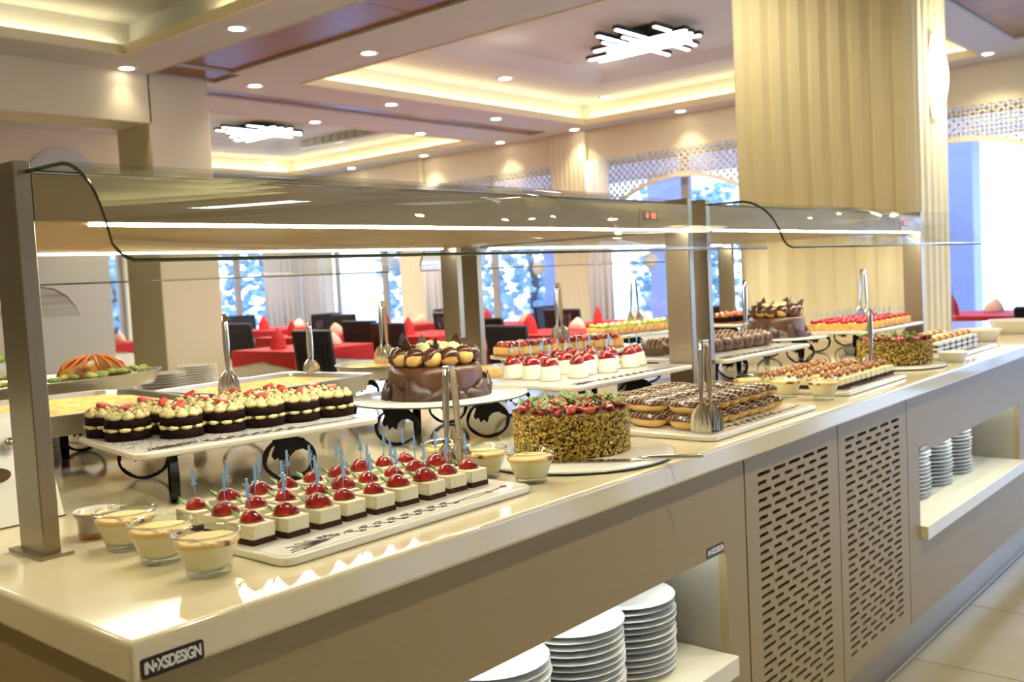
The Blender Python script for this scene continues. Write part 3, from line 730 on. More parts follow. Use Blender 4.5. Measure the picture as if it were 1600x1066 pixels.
# cocoa sandwich cakes
def mini_proto(v):
    t = thing('cocoa_sandwich_cake', 'x', 'cake', (0, 0, 0), 0, 'cocoa sandwich cakes piped with cream')
    fn = lambda a, z: 1 + .018 * math.cos(26 * a) + .05 * math.cos(2 * a)
    R_ = .040
    MB().lathe([(R_, 0), (R_, .0165), (R_ - .002, .0172)], 78, fn=fn).build('sponge_layer', M['sponge'], t)
    MB().lathe([(R_, .0240), (R_, .0385), (R_ - .002, .0393)], 78, fn=fn).build('sponge_layer', M['sponge'], t)
    c = MB(); n = 9
    for k in range(n):
        a = 2 * PI * k / n + .3 * v; c.blob((math.cos(a) * .0335, math.sin(a) * .0315, .0205), (.0118, .0118, .0055), 10, 6)
    c.build('cream_filling', M['cream'], t)
    c = MB()
    def peak(v_): return Vector((v_.x * (1 - .45 * max(0, v_.z)), v_.y * (1 - .45 * max(0, v_.z)), v_.z + .35 * max(0, v_.z) ** 5))
    for k in range(8):
        a = 2 * PI * k / 8 + .2 * v; c.blob((math.cos(a) * .0292, math.sin(a) * .0280, .0455), (.0126, .0126, .0092), 10, 7, None, peak)
    for k in range(4):
        a = 2 * PI * k / 4 + .5; c.blob((math.cos(a) * .0115, math.sin(a) * .0115, .048), (.0120, .0120, .0092), 10, 7, None, peak)
    c.build('cream_topping', M['cream'], t)
    s = MB()
    for k in range(300):
        a = random.uniform(0, 2 * PI); u = random.random() ** .6 * .038; z = .0555 - max(0, u - .024) * .42 + random.uniform(-.001, .001)
        s.box(-.0011, .0011, -.00035, .00035, -.00025, .00025, Matrix.Translation((u * math.cos(a), u * math.sin(a), z)) @ Euler((random.uniform(-1, 1), random.uniform(-1, 1), random.uniform(0, 6))).to_matrix().to_4x4())
    tag(s.build('cocoa_shavings', M['sprinkle'], t), kind='stuff')
    s = MB(); R2 = Euler((random.uniform(-.6, .6), random.uniform(-.8, .2), random.uniform(0, 6))).to_matrix().to_4x4()
    s.blob((.0, -.004, .060), (.0145, .0100, .0100), 8, 5, R2, lambda q: Vector((q.x, q.y * (1 - .4 * q.x), min(q.z, .35))))
    s.build('strawberry_piece', M['strawcut'], t)
    return t
mini = [(0.424, 0.786), (0.492, 0.708), (0.572, 0.688), (0.652, 0.668), (0.730, 0.652), (0.808, 0.640),
        (0.428, 0.878), (0.508, 0.80), (0.590, 0.772), (0.668, 0.752), (0.744, 0.735), (0.822, 0.722),
        (0.520, 0.888), (0.606, 0.858), (0.686, 0.838), (0.764, 0.818)]
protos = [mini_proto(v) for v in range(3)]; pu = set()
for i, (x, y) in enumerate(mini):
    k = i % 3; r, c_ = (0, i) if i < 6 else ((1, i - 6) if i < 12 else (2, i - 12))
    lab = 'cocoa sandwich cake with piped cream, %s from the left in the %s row' % (od(c_ + 1), ('front', 'middle', 'back')[r])
    loc = (x, y, ZP + .0142); rz = random.uniform(0, 6)
    if k not in pu: pu.add(k); o = protos[k]; o.location = loc; o.rotation_euler = (0, 0, rz); o['label'] = lab
    else: dup(protos[k], loc=loc, rz=rz, label=lab)
s = MB()
ca, sa = math.cos(a2), math.sin(a2)
for k in range(700):
    u, v_ = random.uniform(.01, .30), random.uniform(.01, .33)
    s.box(-.001, .001, -.0005, .0005, 0, .0006, Matrix.Translation((.335 + u * ca - v_ * sa, .592 + u * sa + v_ * ca, ZP + .0145)) @ Matrix.Rotation(random.uniform(0, 6), 4, 'Z'))
tag(s.build('cocoa_dusting', M['sprinkle']), 'fine cocoa shavings scattered on the raised near platter', 'crumbs', kind='stuff')
# panna cottas
def panna_proto(v):
    t = thing('panna_cotta', 'x', 'dessert', (0, 0, 0), 0, 'white panna cottas with strawberries')
    MB().lathe([(.0285, 0), (.0282, .004), (.0215, .036), (.0195, .0385)], 24).build('cream_mould', M['whitecream'], t)
    ph = random.uniform(-1.2, -.4)
    s = MB(); berry_half(s, (0, 0, .0385), 1.25, ph); st = s.build('strawberry', M['straw'], t)
    l = MB(); leaves(l, (-.018 * math.cos(ph), -.018 * math.sin(ph), .042), ph, 1.1, 3); l.build('leaf', M['leaf'], st)
    pick_mb(.056, .036, (random.uniform(-.003, .003), 0)).build('cocktail_pick', M['pick'], t)
    return t
pc = [(1.50, .742), (1.497, .672), (1.488, .602), (1.560, .565), (1.640, .595), (1.700, .570), (1.775, .610), (1.835, .585), (1.895, .600),
      (1.566, .770), (1.572, .695), (1.640, .665), (1.640, .745), (1.712, .680), (1.712, .752), (1.785, .690), (1.858, .672), (1.858, .745), (1.787, .765)]
pc = [(x - .005, y - .012) for x, y in pc]
protos = [panna_proto(v) for v in range(3)]; pu = set()
for i, (x, y) in enumerate(pc):
    k = i % 3; lab = 'white panna cotta with glazed strawberry, %s %s' % (od(i + 1 if i < 9 else i - 8), 'from the left along the near edge' if i < 9 else 'of the inner group from the left')
    loc = (x, y, ZP + .0142)
    if k not in pu: pu.add(k); o = protos[k]; o.location = loc; o['label'] = lab
    else: dup(protos[k], loc=loc, rz=random.uniform(-.5, .5), label=lab)
# eclairs
def eclair_proto(v):
    t = thing('eclair', 'x', 'eclair', (0, 0, 0), 0, 'chocolate eclairs with pale drizzle')
    n = 10; vs = []; L_ = .050
    def shell(b, r, zlo, zhi, grow=0):
        b.blob((0, 0, .017), (.0195 + grow, L_ + grow, .0165 + grow), 16, 12, None, lambda q: Vector((q.x, max(-1, min(1, q.y * 1.0)), max(zlo, min(zhi, q.z)))))
    def sq(q): # boxier ends
        y = q.y; y = math.copysign(abs(y) ** .75, y); return Vector((q.x, y, q.z))
    b = MB(); b.blob((0, 0, .0165), (.0195, L_, .0165), 16, 10, Matrix.Identity(4), sq); b.build('choux_body', M['choux'], t)
    b = MB(); b.blob((0, 0, .0185), (.0205, L_ + .001, .016), 16, 10, Matrix.Identity(4), lambda q: sq(Vector((q.x, q.y, max(q.z, .12 + .08 * math.sin(7 * q.y + v))))))
    b.build('chocolate_glaze', M['choc'], t)
    d = MB()
    for k in range(8):
        y0 = -.042 + k * .012; pts = []
        for i in range(7):
            a = PI * (.08 + .84 * i / 6); pts.append((.0212 * math.cos(a), y0 + .008 * i / 6 + .002 * (v - 1), .0188 + .0168 * math.sin(a) * (1 - (y0 / .06) ** 2 * .55)))
        d.tube(pts, .0009, 4)
    d.build('drizzle', M['drizzle'], t)
    return t
protos = [eclair_proto(v) for v in range(3)]; pu = set(); ec = []
for r, y in enumerate((.128, .238, .345)):
    for i in range(9 if r < 2 else 8):
        ec.append((1.392 + .047 * i + r * .004 + (.03 if r == 2 else 0), y, 0, r, i))
for r, y in enumerate((.138, .245, .335)):
    for i in range(8 if r < 2 else 7):
        ec.append((1.408 + .049 * i + random.uniform(-.004, .004), y, 1, r, i))
for k2, (x, y, lv, r, i) in enumerate(ec):
    if r == 0 and i < 0: continue
    k = k2 % 3; lab = 'chocolate eclair with pale drizzle, %s layer, %s row, %s from the left' % (('lower', 'upper')[lv], ('front', 'middle', 'back')[r], od(i + 1))
    loc = (x, y + random.uniform(-.004, .004), Zt + .0132 + lv * .0305); rz = random.uniform(-.1, .1)
    if k not in pu: pu.add(k); o = protos[k]; o.location = loc; o.rotation_euler = (0, 0, rz); o['label'] = lab
    else: dup(protos[k], loc=loc, rz=rz, label=lab)
# chocolate domes
def dome_proto():
    t = thing('chocolate_dome', 'x', 'cake', (0, 0, 0), 0, 'drizzled chocolate domes')
    b = MB(); b.blob((0, 0, .022), (.030, .052, .032), 16, 10, None, lambda q: Vector((q.x, q.y, max(q.z, -.68)))); b.build('chocolate_coat', M['ganache'], t)
    d = MB()
    for k in range(6):
        y0 = -.040 + k * .015; s_ = math.sqrt(max(.1, 1 - (y0 / .055) ** 2)); d.tube([(.0308 * s_ * math.cos(a), y0 + .004 * math.cos(a), .0222 + .0325 * s_ * math.sin(a)) for a in [PI * (.02 + .96 * i / 8) for i in range(9)]], .0012, 4)
    d.build('drizzle', M['drizzle'], t); return t
dp = dome_proto(); u_ = False
for r, y in enumerate((.60, .72)):
    for i in range(9):
        x = 2.20 + i * .058 + r * .02 - (.02 if r else 0)
        if x > 2.64: continue
        lab = 'drizzled chocolate dome, %s from the left in the %s row' % (od(i + 1), ('front', 'back')[r]); loc = (x - .02, y - .055 + (8 - i) * .006, ZP + .0142)
        if not u_: u_ = True; dp.location = loc; dp['label'] = lab
        else: dup(dp, loc=loc, rz=random.uniform(-.08, .08), label=lab)
# walnut slices
def bar_proto():
    t = thing('walnut_slice', 'x', 'cake', (0, 0, 0), 0, 'walnut topped cream slices')
    MB().box(-.0175, .0175, -.04, .04, 0, .010).build('sponge', M['biscuit'], t, bevel=.001, seg=1)
    MB().box(-.0175, .0175, -.04, .04, .010, .028).build('cream_layer', M['cream'], t, bevel=.002, seg=1)
    b = MB()
    for k in range(9): b.blob((random.uniform(-.013, .013), random.uniform(-.022, .028), .031 + random.uniform(0, .010)), (.0085, .0065, .006), 6, 4, Euler((k, k * 2, 0)).to_matrix().to_4x4(), lambda q: q * (1 + .25 * math.sin(9 * q.x + 5 * q.y)))
    b.build('walnut_topping', M['nuts'], t); return t
bps = [bar_proto() for k in range(3)]; pu = set()
for r, y in enumerate((.125, .215, .305)):
    for i in range(11):
        lab = 'walnut topped cream slice, %s from the left in the %s row' % (od(i + 1), ('front', 'middle', 'back')[r]); loc = (2.165 + .039 * i + (.02 if r == 0 else 0), y + .01, Zt + .0132)
        k = (i + r) % 3; bp_ = bps[k]
        if k not in pu: pu.add(k); bp_.location = loc; bp_['label'] = lab
        else: dup(bp_, loc=loc, rz=random.uniform(-.05, .05), label=lab)
# berry bites
def bite_proto():
    t = thing('berry_bite', 'x', 'canape', (0, 0, 0), 0, 'red berry bites on picks')
    MB().box(-.02, .02, -.02, .02, 0, .026).build('sponge', M['pastry'], t, bevel=.002, seg=1)
    b = MB()
    for k in range(3): b.blob((.009 * math.cos(k * 2.1), .009 * math.sin(k * 2.1), .033), (.009, .009, .009), 8, 5)
    b.build('berry', M['berry'], t); pick_mb(.04, .03).build('cocktail_pick', M['pick'], t); return t
bt = bite_proto(); u_ = False
for r in range(4):
    for i in range(9):
        lab = 'red berry bite on sponge, %s from the left in the %s row' % (od(i + 1), ('front', 'second', 'third', 'back')[r]); loc = (3.27 + .062 * i, .46 + r * .062, ZP + .0142)
        if not u_: u_ = True; bt.location = loc; bt['label'] = lab
        else: dup(bt, loc=loc, rz=random.uniform(-.2, .2), label=lab)
# striped cake slices
def slice_proto():
    t = thing('striped_cake_slice', 'x', 'cake', (0, 0, 0), 0, 'striped slices with kiwi and strawberry')
    for k in range(5):
        MB().box(-.03, .03, -.045, .045, k * .009, k * .009 + (.0088 if k % 2 == 0 else .0088)).build('layer', M['whitecream'] if k % 2 == 0 else M['ganache'], t)
    b = MB(); b.blob((-.008, 0, .052), (.016, .02, .010), 8, 5); b.build('kiwi_piece', M['kiwi'], t)
    b = MB(); b.blob((.012, -.01, .052), (.014, .014, .011), 8, 5); b.build('strawberry_piece', M['strawcut'], t); return t
sp = slice_proto(); u_ = False
for r in range(2):
    for i in range(7):
        lab = 'striped cake slice with fruit, %s from the left in the %s row' % (od(i + 1), ('front', 'back')[r]); loc = (3.22 + .072 * i, .19 + r * .11, Zt + .0132)
        if not u_: u_ = True; sp.location = loc; sp['label'] = lab
        else: dup(sp, loc=loc, rz=.05, label=lab)

# ------------------------------------------------------------------ pudding cups
def cup_proto(v, skin=True):
    t = thing('pudding_cup', 'x', 'dessert cup', (0, 0, 0), 0, 'glass cups of baked rice pudding')
    H = .056; r0, r1 = .029, .0445
    MB().lathe([(0, .0), (r0 - .002, 0), (r0, .002), (r0 + .001, .008), (r1 - .003, H - .006), (r1, H - .003), (r1 + .0012, H), (r1 - .001, H + .001), (r1 - .004, H - .004), (r0 - .001, .010), (0, .009)], 36, closed=False).build('glass_cup', M['cup'], t)
    MB().lathe([(r1 - .0022, H - .002), (r1 - .001, H + .0013), (r1 + .0012, H), (r1 + .0005, H - .002)], 36, closed=False).build('rim', M['cuprim'], t)
    MB().lathe([(r0 - .0018, .002), (r0 - .0005, .0035), (r0 - .001, .008), (r0 - .006, .009)], 36, closed=False).build('thick_foot', M['cuprim'], t)
    zf = H - .009; rf = r0 + (r1 - r0) * (zf - .008) / (H - .014) - .0022
    MB().lathe([(r0 - .0028, .0098), (r0 + .0002, .014), (rf, zf - .004), (rf, zf)], 36).build('pudding', M['custard'], t)
    MB().lathe([(rf + .0004, zf - .005), (rf + .0006, zf), (rf - .004, zf + .0012), (rf * .6, zf + .002 + .001 * v), (rf * .3, zf + .0022), (0.0005, zf + .002)], 36, fn=lambda a, z: 1 + (.02 * math.cos(3 * a + v) if z > zf else 0)).build('browned_skin', M['crust'], t)
    return t
cps = [(.194, .153, 'nearest of the four at the left front corner'), (.192, .268, 'second from the front at the left end'), (.200, .383, 'third from the front at the left end'),
       (.843, .133, 'standing alone beside the near pistachio cake board'), (.838, .243, 'behind the right end of the cheesecake platter'), (.842, .352, 'behind the tongs at the back right of the cheesecakes'),
       (2.05, .095, 'nearest the edge between eclairs and walnut slices'), (2.055, .205, 'in the middle between eclairs and walnut slices'), (2.055, .32, 'farthest back between eclairs and walnut slices')]
protos = [cup_proto(v) for v in range(3)]; pu = set()
for i, (x, y, wh) in enumerate(cps):
    k = i % 3; lab = 'glass cup of browned rice pudding, ' + wh; loc = (x, y, Zt + .0006)
    if k not in pu: pu.add(k); o = protos[k]; o.location = loc; o['label'] = lab
    else: dup(protos[k], loc=loc, rz=i * 1.3, label=lab)
t = thing('pudding_ramekin', 'low cup with grey glass and dark bottom behind the left pudding cups', 'dessert cup', (.214, .50, Zt + .0006))
MB().lathe([(.028, 0), (.029, .012), (.0295, .028), (.035, .038), (.036, .041), (.033, .039), (.027, .030)], 32, closed=False).build('ramekin_body', M['ceram'], t)
MB().lathe([(.0285, .0003), (.0295, .009)], 32).build('dark_sediment', M['nuts'], t)
MB().lathe([(.029, .028), (.026, .034)], 32).build('browned_skin', M['crust'], t)

# ------------------------------------------------------------------ cakes
def choc_cake(x, y, z, r, h, label):
    t = thing('chocolate_cake', label, 'cake', (x, y, z)); rnd = random.Random(int(x * 100))
    MB().lathe([(r, 0), (r - .002, h * .2), (r - .006, h * .8), (r - .010, h - .004), (r - .018, h), (r * .5, h + .001), (0.001, h + .001)], 64, fn=lambda a, zz: 1 + .006 * math.sin(5 * a) + .004 * math.sin(13 * a + zz * 40)).build('glazed_body', M['ganache'], t)
    for k in range(20):
        a = 2 * PI * k / 20 + rnd.uniform(-.16, .16); wd = rnd.uniform(.020, .040); hh = rnd.uniform(.018, .050); pk = rnd.uniform(-1, 1); fl = rnd.uniform(.2, 1.2); bow = rnd.uniform(-.004, .012)
        b = MB(); n = 6; vs = []
        for i in range(n + 1):
            u = -1 + 2 * i / n; aa = a + u * wd / r
            for j in range(3):
                zz = [0.0005, hh * (.45 + .15 * u * pk), hh * (1 - .42 * abs(u - pk)) * rnd.uniform(.9, 1.08) + .004][j]; out = [.013, .006 + bow * (1 - u * u), .002 + .009 * fl * abs(u + pk) * .5][j]
                for q in (0, .0025): vs.append(((r + out + q) * math.cos(aa), (r + out + q) * math.sin(aa), zz))
        fs = []
        for i in range(n):
            for j in range(2):
                p = (i * 3 + j) * 2; q = ((i + 1) * 3 + j) * 2
                fs += [(p + 1, q + 1, q + 3, p + 3), (p, p + 2, q + 2, q)]
            p = (i * 3 + 2) * 2; q = ((i + 1) * 3 + 2) * 2; fs.append((p, p + 1, q + 1, q))
        for e in (0, n):
            p = e * 6; fs += [(p, p + 1, p + 3, p + 2), (p + 2, p + 3, p + 5, p + 4)]
        b.add(vs, fs, True); b.build('chocolate_shard', M['darkchoc'], t)
    n = 13
    for k in range(n):
        a = 2 * PI * k / n; px, py = (r - .032) * math.cos(a), (r - .032) * math.sin(a)
        b = MB(); b.blob((px, py, h + .021), (.0245, .0245, .0225), 12, 8); pf = b.build('profiterole', M['choux'], t)
        b = MB(); an = rnd.uniform(0, 6); cut = rnd.uniform(-.45, .0)
        R2 = Euler((rnd.uniform(-.7, .7), rnd.uniform(-.7, .7), an)).to_matrix().to_4x4()
        b.blob((px, py, h + .0215), (.0258, .0258, .0238), 14, 9, R2, lambda q: Vector((q.x, q.y, max(q.z, cut + .15 * math.sin(3 * math.atan2(q.y, q.x)))))); b.build('chocolate_coat', M['choc'], pf)
    b = MB()
    for k in range(10):
        a = rnd.uniform(0, 6.3); u = rnd.uniform(0, .055); b.blob((u * math.cos(a), u * math.sin(a), h + .034), (.024, .022, .020), 7, 5, Euler((k, 2 * k, 0)).to_matrix().to_4x4(), lambda q: q * (1 + .2 * math.sin(7 * q.x + 6 * q.y)))
    b.build('white_chocolate_curls', M['cream'], t)
    for k in range(6):
        a = 2 * PI * k / 6 + rnd.uniform(-.3, .3); u = rnd.uniform(.045, .085); c0 = Vector((u * math.cos(a), u * math.sin(a), h + .030))
        R2 = Matrix.Translation(c0) @ Euler((rnd.uniform(-.5, .5), rnd.uniform(-.9, .9), a + rnd.uniform(-1.4, 1.4))).to_matrix().to_4x4()
        w_, hh = rnd.uniform(.018, .030), rnd.uniform(.030, .052)
        pr_ = [(-w_ * .7, -.01), (w_ * .6, -.01), (w_, hh * .35), (w_ * 1.05, hh), (w_ * .3, hh * .86), (-w_ * .5, hh * .55)]
        MB().prism(pr_, -.001, .001, 'y', R2).build('chocolate_sail', M['darkchoc'], t)
        if k % 2 == 0:
            b = MB()
            for q in range(9):
                e = Vector((rnd.uniform(-.022, .022), rnd.uniform(-.01, .01), rnd.uniform(.008, .032))); b.tube([c0 + Vector((0, 0, -.008)), c0 + e * .6, c0 + e + Vector((rnd.uniform(-.008, .008), 0, 0))], [.005, .004, .0012], 5)
            b.build('chocolate_curl', M['darkchoc'], t)
    return t
choc_cake(1.172, .700, ZP + .0100, .120, .076, 'near chocolate cake ringed with glazed profiteroles, on a raised board')
choc_cake(3.015, .690, ZP + .0100, .112, .078, 'far chocolate cake with profiteroles and dark shards, before the pillar')
def gold_cake(x, y, z, r, h, label, nf):
    t = thing('pistachio_cake', label, 'cake', (x, y, z)); rnd = random.Random(int(x * 10))
    MB().lathe([(r - .003, 0), (r - .003, h - .004), (r - .008, h), (0.001, h)], 56).build('cake_body', M['cakeb'], t)
    b = MB()
    for k in range(nf):
        a = rnd.uniform(0, 2 * PI); zz = rnd.uniform(.002, h); c0 = Vector(((r + .0005 * rnd.random()) * math.cos(a), (r + .0005) * math.sin(a), zz))
        R2 = Matrix.Translation(c0) @ Matrix.Rotation(a, 4, 'Z') @ Euler((rnd.uniform(0, 6.3), rnd.uniform(-.5, .5), rnd.uniform(-.5, .5))).to_matrix().to_4x4()
        s_ = rnd.uniform(.003, .0062); w_ = s_ * rnd.uniform(.35, .6); b.mi = 1 if rnd.random() < .34 else 0
        b.add([R2 @ Vector(p) for p in ((.0006, -s_, 0), (.0006, 0, w_), (.0006, s_, 0), (.0006, 0, -w_), (.0026, 0, 0))], [(0, 4, 1), (1, 4, 2), (2, 4, 3), (3, 4, 0)])
    tag(b.build('nut_flakes', [M['flake'], M['flake2']], t), kind='stuff')
    for k in range(48):
        u = r * .97 * math.sqrt((k + .5) / 48); a = k * 2.4
        R2 = Euler((rnd.uniform(-.8, .8), rnd.uniform(-.8, .8), rnd.uniform(0, 6))).to_matrix().to_4x4()
        b = MB(); b.blob((u * math.cos(a), u * math.sin(a), h + .008), (.0135, .0095, .009), 8, 5, R2, lambda q: Vector((q.x, q.y * (1 - .4 * q.x), min(q.z, .45))))
        b.build('strawberry_piece', M['strawcut'] if k % 2 else M['straw'], t)
    b = MB()
    for k in range(150):
        u = r * .97 * math.sqrt(rnd.random()); a = rnd.uniform(0, 6.28); c0 = (u * math.cos(a), u * math.sin(a), h + rnd.uniform(.004, .016)); leaves(b, c0, rnd.uniform(0, 6.28), rnd.uniform(.7, 1.25), 3)
    tag(b.build('leaf_garnish', M['leaf'], t), kind='stuff')
    return t
gold_cake(1.108, .240, Zt + .0085, .119, .086, 'near pistachio flake cake topped with strawberries and leaves', 5200)
gold_cake(2.960, .222, Zt + .0085, .122, .082, 'far pistachio flake cake topped with fruit, right of the walnut slices', 2600)
t = thing('cake_server', 'long steel cake server lying on the near glass board, handle over the edge', 'cake server', (0, 0, 0))
p0, p1 = Vector((.955, .215, .913)), Vector((1.135, -.055, .914)); d = (p1 - p0); 
b = MB(); b.tube([p0 + d * s_ for s_ in (.62, .7, .98, 1)], [.0018, .0035, .0045, .003], 8); b.build('handle', M['tinsteel'], t)
nn = Vector((-d.y, d.x, 0)).normalized()
b = MB(); b.prism([tuple((p0 + d * s_ + nn * w_)[:2]) for s_, w_ in ((0, 0), (.15, .014), (.55, .012), (.64, .002), (.64, -.002), (.55, -.012), (.15, -.014))], .9092, .9102); b.build('blade', M['tinsteel'], t)

# ------------------------------------------------------------------ tongs
def tongs_proto():
    t = thing('serving_tongs', 'x', 'tongs', (0, 0, 0), 0, 'upright steel serving tongs')
    for s_ in (-1, 1):
        b = MB(); zs = [0.060, .068, .09, .13, .18, .196, .2]; xo = [.021, .0195, .018, .0165, .0125, .0105, .003]; wd = [.0032, .0040, .0062, .0078, .0070, .0066, .0062]
        vs = []
        for zz, x_, w_ in zip(zs, xo, wd):
            for yy, dx in ((-w_, .0), (-w_ * .5, .0022), (w_ * .5, .0022), (w_, 0)): vs.append((s_ * (x_ + dx), yy, zz)); vs.append((s_ * (x_ + dx - .0011), yy, zz))
        fs = []
        for i in range(len(zs) - 1):
            for k in range(3):
                p = i * 8 + k * 2; fs += [(p, p + 2, p + 10, p + 8), (p + 1, p + 9, p + 11, p + 3)]
            p = i * 8; fs += [(p, p + 8, p + 9, p + 1), (p + 6, p + 7, p + 15, p + 14)]
        b.add(vs, fs, True); b.build('arm', M['tinsteel'], t)
        b = MB(); vs = []; m = 24; rows_ = [(.062, .005), (.052, .015), (.038, .023), (.016, .026), (0.0005, .0265)]
        for zz, w_ in rows_:
            for k in range(m + 1):
                u = -1 + 2 * k / m; amp = .0022 * min(1, w_ / .018)
                vs.append((s_ * (.0205 + .006 * (1 - abs(zz - .03) / .035) * .6 + amp * math.cos(u * PI * 4)), u * w_, zz))
        q = len(vs); vs += [(x_ - s_ * .001, y_, z_) for x_, y_, z_ in vs]
        fs = []
        for i in range(len(rows_) - 1):
            for k in range(m):
                p = i * (m + 1) + k; f_ = (p, p + 1, p + m + 2, p + m + 1); fs += [f_, tuple(q + a for a in f_[::-1])]
        b.add(vs, fs, True); b.build('scalloped_head', M['tinsteel'], t)
    MB().box(-.0115, .0115, -.0062, .0062, .1985, .2035).build('hinge', M['tinsteel'], t, bevel=.001, seg=1)
    return t
tp = tongs_proto()
tl = [(.777, .262, Zt + .0136, 8, 'between the cheesecakes and the near pistachio cake', 1.0), (1.385, .078, Zt + .0136, -2, 'standing in front of the eclairs', 1.0),
      (.870, 1.125, ZP + .03, 60, 'standing in the near rectangular pastry tin', 1.0), (1.60, 1.36, 1.02, 20, 'standing in the round tin behind the near chocolate cake', 1.0),
      (2.12, 1.05, 1.045, 15, 'standing on the strawberry tart', 1.0), (3.05, 1.36, 1.045, -20, 'standing on the kiwi tart, wide open', 1.0), (3.25, 1.30, 1.045, 30, 'slim pair at the right end of the kiwi tart', .8),
      (2.63, .62, ZP + .0142, 30, 'at the right end of the chocolate domes', 1.1), (2.60, .17, Zt + .0136, 25, 'in front of the far pistachio cake', 1.0), (3.78, .64, ZP + .0142, 60, 'behind the berry bites, before the pillar', 1.15),
      (1.26, 1.30, ZP + .03, 70, 'small pair at the right end of the rectangular tin', .8)]
for i, (x, y, z, a, lab, s_) in enumerate(tl):
    if i == 0: tp.location = (x, y, z); tp.rotation_euler = (0, 0, math.radians(a)); tp['label'] = 'steel tongs ' + lab
    else: dup(tp, loc=(x, y, z), rz=math.radians(a), label='steel tongs ' + lab, scale=s_)

# ------------------------------------------------------------------ tins and tarts at the back of the counter
def tin(x, y, z, L, D, H, rz, label, rr=.04, lumps=1):
    t = thing('pastry_tin', label, 'baking tin', (x, y, z), rz); P0 = rrect(-L / 2 + .012, L / 2 - .012, -D / 2 + .012, D / 2 - .012, rr, 5); P1 = rrect(-L / 2, L / 2, -D / 2, D / 2, rr + .008, 5); P2 = rrect(-L / 2 - .006, L / 2 + .006, -D / 2 - .006, D / 2 + .006, rr + .012, 5)
    Pi = rrect(-L / 2 + .003, L / 2 - .003, -D / 2 + .003, D / 2 - .003, rr + .006, 5); n = len(P0)
    rings = [(P0, 0), (P1, H - .003), (P2, H - .003), (P2, H), (P1, H), (Pi, H - .002), (rrect(-L / 2 + .015, L / 2 - .015, -D / 2 + .015, D / 2 - .015, rr, 5), .004)]
    vs = [(u, v_, zz) for P, zz in rings for u, v_ in P]; fs = [(j * n + i, j * n + (i + 1) % n, (j + 1) * n + (i + 1) % n, (j + 1) * n + i) for j in range(len(rings) - 1) for i in range(n)]
    fs += [tuple(range(n))[::-1], tuple((len(rings) - 1) * n + i for i in range(n))]
    b = MB(); b.add(vs, fs); b.build('tin_body', M['alum'], t)
    b = MB(); gx, gy = 28, 22; lx, ly = L - .022, D - .022; rnd = random.Random(int(x * 77))
    g = []
    for j in range(gy + 1):
        for i in range(gx + 1):
            u = -lx / 2 + lx * i / gx; v_ = -ly / 2 + ly * j / gy; e = min(1, 4 * min(i / gx, 1 - i / gx, j / gy, 1 - j / gy) + .15)
            cu_ = max(0, abs(u) - lx / 2 + rr); cv_ = max(0, abs(v_) - ly / 2 + rr)
            if cu_ and cv_ and math.hypot(cu_, cv_) > rr * .95: k = rr * .95 / math.hypot(cu_, cv_); u = math.copysign(lx / 2 - rr + cu_ * k, u); v_ = math.copysign(ly / 2 - rr + cv_ * k, v_)
            zz = H - .014 + lumps * (.012 * abs(math.sin(u * 46) * math.cos(v_ * 40)) + rnd.uniform(-.002, .003)) * e
            g.append((u, v_, zz))
    b.add(g, [(j * (gx + 1) + i, j * (gx + 1) + i + 1, (j + 1) * (gx + 1) + i + 1, (j + 1) * (gx + 1) + i) for j in range(gy) for i in range(gx)], True)
    b.build('golden_pastry', M['pastry'], t)
    return t
tin(.46, 1.30, ZP, .60, .50, .046, math.radians(-6), 'large baking tin of golden pastry at the left, raised', .09, 1.0)
stand(.46, 1.30, 0, 'black iron scroll stand under the large left baking tin', [(.07, .0, math.radians(100)), (.15, .08, 0), (-.12, -.12, 0), (-.12, .02, math.radians(90))])
tin(1.02, 1.18, ZP, .47, .34, .045, math.radians(7), 'rectangular baking tin of flat golden pastry, right of the large tin', .02, .35)
stand(1.02, 1.18, 0, 'black iron scroll stand under the rectangular baking tin', [(-.15, -.1, 0), (.15, -.1, 0), (-.15, .1, math.radians(90)), (.15, .1, math.radians(90))])
t = thing('round_tin', 'round tin of golden pastry behind the near chocolate cake', 'baking tin', (1.58, 1.36, ZP - .005))
MB().lathe([(.118, 0), (.14, .04), (.146, .04), (.146, .043), (.136, .042), (.116, .006), (0.001, .005)], 40, closed=False).build('tin_body', M['alum'], t)
MB().lathe([(.128, .026), (.12, .034), (.06, .037), (.001, .036)], 30, fn=lambda a, z: 1 + .02 * math.sin(9 * a)).build('golden_pastry', M['pastry'], t)
stand(1.58, 1.36, 0, 'black iron scroll stand under the round tin', [(-.08, 0, 0), (.08, .0, math.radians(90))])
for (x0, x1, nm) in ((-.3, .62, 'left'), (.66, 1.6, 'right')):
    t = thing('pastry_box', 'low white tray of golden pastry along the back, %s one' % nm, 'tray', ((x0 + x1) / 2, 1.66, Zt + .0006)); L = x1 - x0
    MB().box(-L / 2, L / 2, -.15, .15, 0, .05).build('white_tray', M['white'], t, bevel=.003, seg=1)
    MB().box(-L / 2 + .01, L / 2 - .01, -.14, .14, .05, .066).build('pastry_slab', M['pastry'], t, bevel=.004, seg=1)
